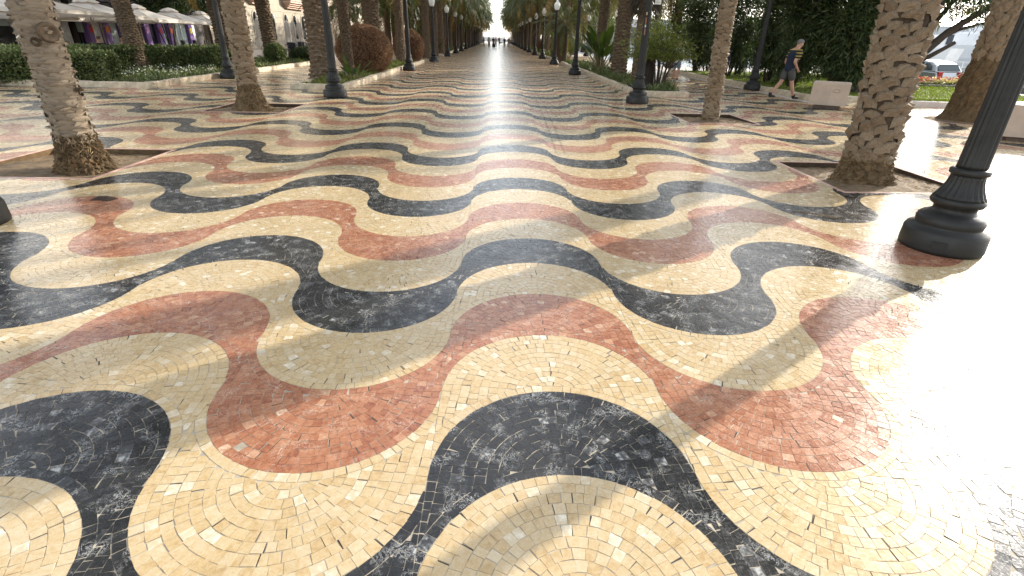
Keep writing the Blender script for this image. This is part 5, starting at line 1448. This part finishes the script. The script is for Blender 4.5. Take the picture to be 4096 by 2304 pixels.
def person(label, x, y, rz, scale, hip, knees, ankles, elbows, wrists, lean=0.0, head=(0, .03), top=None, legs=None, shoe=(.02, .02, .02), hair=(.05, .03, .02), jacket=None, short=False, sleeves=1.0, detail=True, group=None, vest=None, z=0.0, bare_hair=False):
    t = thing('person', label, 'person', (x, y, z), rz, group); t.scale = (scale,) * 3
    pel = (0, 0, hip); ch = (0, lean, hip + .43); sp = (0, lean * .45, hip + .2); nk = (0, lean * 1.25 + .01, hip + .58)
    hx, hy = head
    h0 = (hx * .5, nk[1] + hy * .6, hip + .64); h1 = (hx, nk[1] + hy, hip + .715); h2 = (hx * 1.1, nk[1] + hy * .8, hip + .79)
    sh = [(-.175, lean * 1.05, hip + .49), (.175, lean * 1.05, hip + .49)]
    hp = [(-.095, 0, hip - .04), (.095, 0, hip - .04)]
    toes = [(a[0] * 1.1, a[1] + .16, a[2] - .055) for a in ankles]
    chains = [[(pel, .14, .11), (sp, .125, .10), (ch, .15, .11), (nk, .055, .055), (h0, .066, .072), (h1, .074, .092), (h2, .058, .07)]]
    nose = (h1[0] + hx * .3, h1[1] + .098, h1[2] - .02)
    chains.append([(h1, .074, .092), (nose, .014, .016)])
    for s in (-1, 1): chains.append([(h1, .074, .092), (h1[0] + s * .082, h1[1] - .005, h1[2] - .01)] and [(h1, .074, .092), ((h1[0] + s * .083, h1[1] - .005, h1[2] - .012), .012, .022)])
    for i in (0, 1):
        e, w = elbows[i], wrists[i]
        d = (Vector(w) - Vector(e)).normalized()
        hand = tuple(Vector(w) + d * .06)
        chains.append([(ch, .15, .11), (sh[i], .062, .062), (e, .042, .042), (w, .028, .028), (hand, .036, .02)])
        if detail:
            sd = d.orthogonal().normalized()
            for f in range(4):
                off = sd * (-.028 + .019 * f)
                m1 = Vector(hand) + d * .035 + off; m2 = m1 + d * (.035 if f in (1, 2) else .026) + Vector((0, .014, 0))
                chains.append([(hand, .036, .02), (tuple(m1), .009, .009), (tuple(m2), .007, .007)])
            th = Vector(w) + d * .03 + d.cross(sd) * .03 + Vector((0, .02, 0))
            chains.append([(w, .028, .028), (tuple(th), .010, .010), (tuple(th + d * .03), .008, .008)])
        k, a = knees[i], ankles[i]
        chains.append([(pel, .14, .11), (hp[i], .085, .09), (k, .056, .058), (tuple((Vector(k) * .62 + Vector(a) * .38) + Vector((0, -.012, 0))), .053, .055), (a, .036, .04), (toes[i], .036, .024)])
    skinned('body', chains, M_SKIN, t, 2 if detail else 1)
    e = .016
    if top:
        c2 = [[((0, 0, hip - .12), .16, .13), ((0, 0, hip - .0), .158, .128), (sp, .15, .125), (ch, .17, .128), ((0, lean * 1.2, hip + .54), .075, .07)]]
        for i in (0, 1):
            q = tuple(Vector(sh[i]).lerp(Vector(elbows[i]), min(1, sleeves)))
            seg = [(ch, .17, .128), (sh[i], .078, .078), (q, .060, .060)]
            if sleeves > 1: seg.append((tuple(Vector(elbows[i]).lerp(Vector(wrists[i]), .92)), .044, .044))
            c2.append(seg)
        skinned('shirt', c2, top, t, 2 if detail else 1)
    if vest or jacket:
        m = vest or jacket
        c3 = [[((0, 0, hip - .13), .175, .142), ((0, 0, hip), .172, .138), (sp, .17, .14), (ch, .20, .158), ((0, lean * 1.2 - .01, hip + .55), .125, .108)]]
        for i in (0, 1):
            if jacket: c3.append([(ch, .20, .158), (sh[i], .092, .092), (elbows[i], .062, .062), (tuple(Vector(elbows[i]).lerp(Vector(wrists[i]), .95)), .050, .050)])
            else: c3.append([(ch, .20, .158), (tuple(Vector(sh[i]) * .86 + Vector(ch) * .14 + Vector((0, 0, .01))), .105, .10)])
        skinned('vest' if vest else 'jacket', c3, m, t, 2 if detail else 1)
        if vest:
            fr = MB()
            for zz in np.linspace(hip - .02, hip + .45, 8): pass
    if legs:
        c4 = [[((0, 0, hip + .12), .145, .118), (pel, .158, .13)]]
        for i in (0, 1):
            k, a = Vector(knees[i]), Vector(ankles[i])
            if short: seg = [(pel, .158, .13), (hp[i], .108, .112), (tuple(Vector(hp[i]).lerp(k, .88)), .092, .092)]
            else: seg = [(pel, .158, .13), (hp[i], .10, .105), (tuple(k), .072, .074), (tuple(k.lerp(a, .95)), .055, .058)]
            c4.append(seg)
        skinned('shorts' if short else 'trousers', c4, legs, t, 2 if detail else 1)
    sm = simple('shoe_leather', shoe, .7, .2, 10)
    for i in (0, 1):
        a = Vector(ankles[i]); tz = Vector(toes[i])
        skinned('shoe', [[((a.x, a.y - .05, a.z - .035), .042, .045), ((a.x, a.y + .03, a.z - .03), .046, .046), (tuple(tz + Vector((0, .02, .005))), .046, .032)]], sm, t, 1)
        if short:
            m = MB(); m.tube([a + Vector((0, 0, -.01)), a + Vector((0, -.005, .07))], [.047, .046], 10); m.obj('sock', simple('dark_sock', (.02, .02, .025), .9), t, True)
    mb = MB(); P = []; F = []; n = 12; mlt = 7
    for j in range(mlt + 1):
        th = (.62 * math.pi) * j / mlt
        for q in range(n):
            a = 2 * math.pi * q / n
            back = .5 - .5 * math.sin(a)
            tt = th * (.72 + .40 * back)
            P.append((h1[0] + .082 * math.sin(tt) * math.cos(a), h1[1] - .008 + .103 * math.sin(tt) * math.sin(a), h1[2] + .028 + .098 * math.cos(tt)))
    for j in range(mlt):
        for q in range(n):
            q2 = (q + 1) % n; F.append((j * n + q, j * n + q2, (j + 1) * n + q2, (j + 1) * n + q))
    mb.raw(P, F); mb.obj('hair', simple('hair', hair, .8, .25, 20), t, True)
    if detail:
        for s in (-1, 1):
            m = MB(); m.lathe([(.002, -.005), (.010, -.003), (.010, .003), (.002, .006)], 8); o = m.obj('eye', simple('dark_eye', (.03, .02, .02), .3), t)
            o.matrix_local = Matrix.Translation((h1[0] + s * .03, h1[1] + .088, h1[2] + .008)) @ Matrix.Rotation(R(-90), 4, 'X')
        m = MB(); m.tube([(h1[0] - .024, h1[1] + .086, h1[2] - .055), (h1[0], h1[1] + .092, h1[2] - .056), (h1[0] + .024, h1[1] + .086, h1[2] - .055)], .005, 6); m.obj('mouth', simple('lips', (.30, .11, .09), .5), t)
    return t
# striped polo shirt: a woven pattern, flat on the cloth
ts = NT('striped_polo'); sp_ = ts.n('SeparateXYZ'); ts.t.links.new(ts.obj(), sp_.inputs[0])
wv = ts.math('FRACT', ts.math('MULTIPLY', sp_.outputs[2], 11.5))
ts.base(ts.ramp(wv, [(0.0, (.022, .027, .024)), (.70, (.024, .028, .026)), (.74, (.55, .38, .06)), (.93, (.5, .34, .06)), (.96, (.02, .025, .024))]), .85, 0, .2)
man = person('older man in a navy vest, striped polo and grey shorts walking to the right', 9.95, 18.62, R(-78), 1.06, .93,
             [(-.10, -.10, .50), (.10, .10, .49)], [(-.10, -.36, .115), (.10, .26, .085)], [(-.25, .02, 1.10), (.25, -.10, 1.12)], [(-.21, .16, .90), (.19, .10, .91)],
             lean=.07, head=(-.015, .075), top=ts.m, legs=cloth('grey_shorts', (.06, .058, .056)), shoe=(.018, .016, .016), hair=(.15, .14, .13), vest=cloth('navy_vest', (.007, .013, .034)), short=True, sleeves=.78)
person('woman in a white jacket and short skirt walking behind the green shrub', 8.35, 25.6, R(172), .98, .93,
       [(-.09, .06, .5), (.09, -.03, .5)], [(-.08, .10, .09), (.09, -.14, .11)], [(-.25, .0, 1.13), (.25, .02, 1.12)], [(-.12, .2, 1.05), (.22, .2, 1.0)],
       top=cloth('black_top', (.015, .015, .018)), legs=cloth('denim_shorts', (.16, .20, .26)), shoe=(.6, .6, .58), hair=(.20, .10, .04), jacket=cloth('white_jacket', (.62, .62, .62)), short=True, sleeves=.7)
person('person in a dark navy coat half hidden by the slender palm', 9.0, 22.1, R(150), 1.0, .93,
       [(-.09, .05, .5), (.09, -.03, .5)], [(-.08, .06, .09), (.09, -.12, .11)], [(-.25, .0, 1.12), (.27, .02, 1.12)], [(-.25, .06, .88), (.30, .05, .88)],
       top=cloth('navy_shirt', (.02, .02, .03)), legs=cloth('dark_trousers', (.02, .02, .025)), jacket=cloth('navy_coat', (.014, .017, .03)))
SIT = dict(knees=[(-.12, .42, .48), (.12, .42, .48)], ankles=[(-.12, .40, .09), (.12, .40, .09)], elbows=[(-.25, .08, .80), (.25, .08, .80)], wrists=[(-.12, .30, .78), (.12, .30, .78)])
for x, y, rz, lab, tc, hc in ((-17.2, 25.0, R(20), 'bald seated guest in black behind the hedge', (.015, .015, .018), (.10, .06, .045)), (-17.05, 26.4, R(190), 'seated guest with dark hair in a beige jacket behind the hedge', (.42, .33, .25), (.012, .01, .01))):
    person(lab, x, y, rz, 1.0, .50, lean=.06, top=cloth('shirt_cloth', tc), legs=cloth('dark_trousers', (.03, .03, .035)), hair=hc, sleeves=2, detail=False, group='guests seated at the cafe', **SIT)
    chair(x + .1 * math.sin(rz), y - .1 * math.cos(rz), rz, 'black terrace chair under the %s guest' % ('bald' if 'bald' in lab else 'dark-haired'))
WALK = dict(knees=[(-.09, .07, .50), (.09, -.03, .50)], ankles=[(-.09, .10, .09), (.09, -.20, .13)], elbows=[(-.25, -.05, 1.13), (.25, .0, 1.13)], wrists=[(-.24, .06, .90), (.24, .10, .90)])
FP = 'people far down the promenade'
for x, y, rz, lab, tc, lc, hc in ((-1.30, 96, 0, 'person in a cream sweater and grey trousers far down the promenade', (.60, .56, .45), (.22, .24, .25), (.05, .03, .02)),
                                  (-.62, 97, 0, 'person in black beside the suitcase far down the promenade', (.02, .02, .025), (.03, .03, .035), (.02, .015, .012)),
                                  (-.18, 95, 180, 'person in a pale pink top and jeans coming closer', (.62, .52, .52), (.16, .20, .28), (.03, .02, .015)),
                                  (1.28, 96, 0, 'person in a black jacket carrying a long case', (.025, .027, .025), (.05, .055, .06), (.01, .01, .01)),
                                  (1.98, 97, 0, 'person in a tan jacket and blue jeans on the right of the group', (.30, .22, .13), (.06, .09, .17), (.10, .06, .03)),
                                  (.5, 125, 0, 'farthest person in dark red at the bright end of the promenade', (.14, .03, .04), (.04, .03, .03), (.03, .02, .02)),
                                  (-2.35, 104, 90, 'person in dark clothes standing by the left lamp posts', (.02, .022, .03), (.02, .022, .03), (.02, .015, .01)),
                                  (-1.7, 118, 0, 'person in grey behind the cream sweater', (.30, .30, .30), (.04, .04, .05), (.03, .02, .02)),
                                  (2.5, 112, 0, 'person in beige walking behind the tan jacket', (.45, .38, .30), (.10, .10, .12), (.05, .03, .02))):
    person(lab, x, y, R(rz), .95, .93, top=cloth('shirt_cloth', tc), legs=cloth('trouser_cloth', lc), hair=hc, sleeves=2, detail=False, group=FP, **WALK)
t = thing('suitcase', 'black rolling suitcase beside the person in black', 'suitcase', (-.55, 96.1, 0))
boxpart(t, 'shell', (-.24, -.14, .06), (.24, .14, .70), M_WICK, .05)
mb = MB(); mb.tube([(-.12, -.1, .68), (-.12, -.14, 1.0), (.12, -.14, 1.0), (.12, -.1, .68)], .012, 6); mb.obj('handle', M_IRON, t)
for sx in (-.18, .18):
    mb = MB(); mb.lathe([(.05, -.02), (.06, 0), (.05, .02)], 10); o = mb.obj('wheel', M_WICK, t); o.matrix_local = Matrix.Translation((sx, 0, .05)) @ Matrix.Rotation(R(90), 4, 'Y')
t = thing('instrument_case', 'long black instrument case held by the person in the black jacket', 'case', (.78, 95.9, .78), R(8))
mb = MB(); mb.tube([(-.55, 0, 0), (-.45, 0, 0), (-.15, 0, .02), (.2, 0, .03), (.6, 0, .03)], [.03, .13, .14, .07, .05], 10, flat=.5); mb.obj('case_shell', M_WICK, t, True)
mb = MB(); mb.tube([(-.2, 0, .13), (-.15, 0, .19), (-.02, 0, .19), (.03, 0, .09)], .014, 6); mb.obj('handle', M_IRON, t)

man.scale = (1.06 * 1.14, 1.06 * 1.14, 1.06)
# ---------------------------------------------------------------- small things
n = 240
P = np.stack([NR.uniform(-8, 8, n), NR.uniform(1.3, 26, n), np.full(n, .004)], 1)
D = NR.normal(size=(n, 3)); D[:, 2] = .04
tag(add('leaf_litter', leaf_mesh('leaf_litter', leaf_quads(P, D, NR.uniform(.012, .05, n), NR.uniform(.004, .013, n), np.array([0, 0, 6.0])), simple('litter_brown', (.10, .07, .045), .9, .4, 30), NR.random(n))), kind='stuff')
t = NT('tyre_scuff'); t.base((.05, .045, .04), .6)
tp = t.n('BsdfTransparent'); mx = t.n('MixShader'); t.set(mx.inputs[0], t.math('MULTIPLY', t.noise(7, 4, .7, t.pos()).outputs[0], .38))
t.t.links.new(tp.outputs[0], mx.inputs[1]); t.t.links.new(t.b.outputs[0], mx.inputs[2]); t.t.links.new(mx.outputs[0], t.out.inputs[0])
for k, (xa, xb, ya, yb, cv) in enumerate(((1.0, .35, 8.5, 34, .5), (1.14, .49, 8.5, 34, .5), (-1.6, -.75, 12, 30, -.5), (-1.45, -.6, 12, 30, -.5), (-2.6, -1.9, 11, 19, .3))):
    mb = MB(); q = [(xa + (xb - xa) * s + cv * math.sin(math.pi * s), ya + (yb - ya) * s) for s in np.linspace(0, 1, 25)]
    for (x0, y0), (x1, y1) in zip(q, q[1:]): mb.face([(x0 - .016, y0, .003), (x0 + .016, y0, .003), (x1 + .016, y1, .003), (x1 - .016, y1, .003)])
    tag(mb.obj('tyre_mark', t.m), kind='structure')
t = thing('pigeon', 'brown grey pigeon on the mosaic beside the fourth left lamp', 'pigeon', (-4.05, 36.4, 0), R(-60))
pm_ = simple('pigeon_feathers', (.10, .085, .085), .7, .3, 30)
skinned('body', [[((0, -.16, .10), .018, .010), ((0, -.08, .125), .045, .045), ((0, .02, .14), .062, .065), ((0, .09, .17), .04, .042), ((0, .105, .215), .026, .026), ((0, .118, .245), .028, .03), ((0, .155, .24), .007, .007)]], pm_, t)
for s in (-1, 1):
    mb = MB(); mb.tube([(s * .03, .02, .09), (s * .03, .02, .015), (s * .03, .055, .006)], .006, 5); mb.obj('leg', simple('pigeon_leg', (.35, .10, .08), .6), t)
    mb = MB(); mb.tube([(s * .055, .06, .15), (s * .06, -.04, .14), (s * .03, -.16, .115)], [.02, .035, .008], 6, flat=.4); mb.obj('wing', pm_, t, True)
t = thing('dry_leaf', 'dark curled dry leaf on the red band before the ringed palm', 'leaf', (-4.22, 5.50, .004), R(15))
mb = MB(); mb.tube([(-.14, 0, .012), (-.06, .012, .028), (.03, -.006, .022), (.12, .01, .014)], [.006, .028, .035, .004], 6, flat=.25); mb.obj('leaf_blade', simple('dead_leaf_brown', (.05, .03, .02), .8, .3, 20), t)
t = thing('palm_straw', 'dry palm flower sprig lying on the cream and black bands at the right', 'dry sprig', (3.55, 5.38, .008), R(-28))
mb = MB(); mb.tube([(-.22, .02, 0), (0, 0, .012), (.25, -.02, 0)], [.006, .005, .002], 5)
for k in range(16):
    s = -.15 + .024 * k; mb.tube([(s, 0, .006), (s + .06, RND.choice((-1, 1)) * RND.uniform(.03, .08), .012)], [.003, .001], 4)
mb.obj('sprig', simple('straw', (.17, .11, .05), .8, .3, 20), t)
t = thing('radio_mast', 'very thin mast in the sky gap at the end of the avenue', 'mast', (4.6, 420, -.4))
mb = MB(); mb.tube([(0, 0, 0), (0, 0, 60)], [.35, .12], 6); mb.obj('pole', simple('pale_steel', (.5, .5, .52), .5, .05), t)
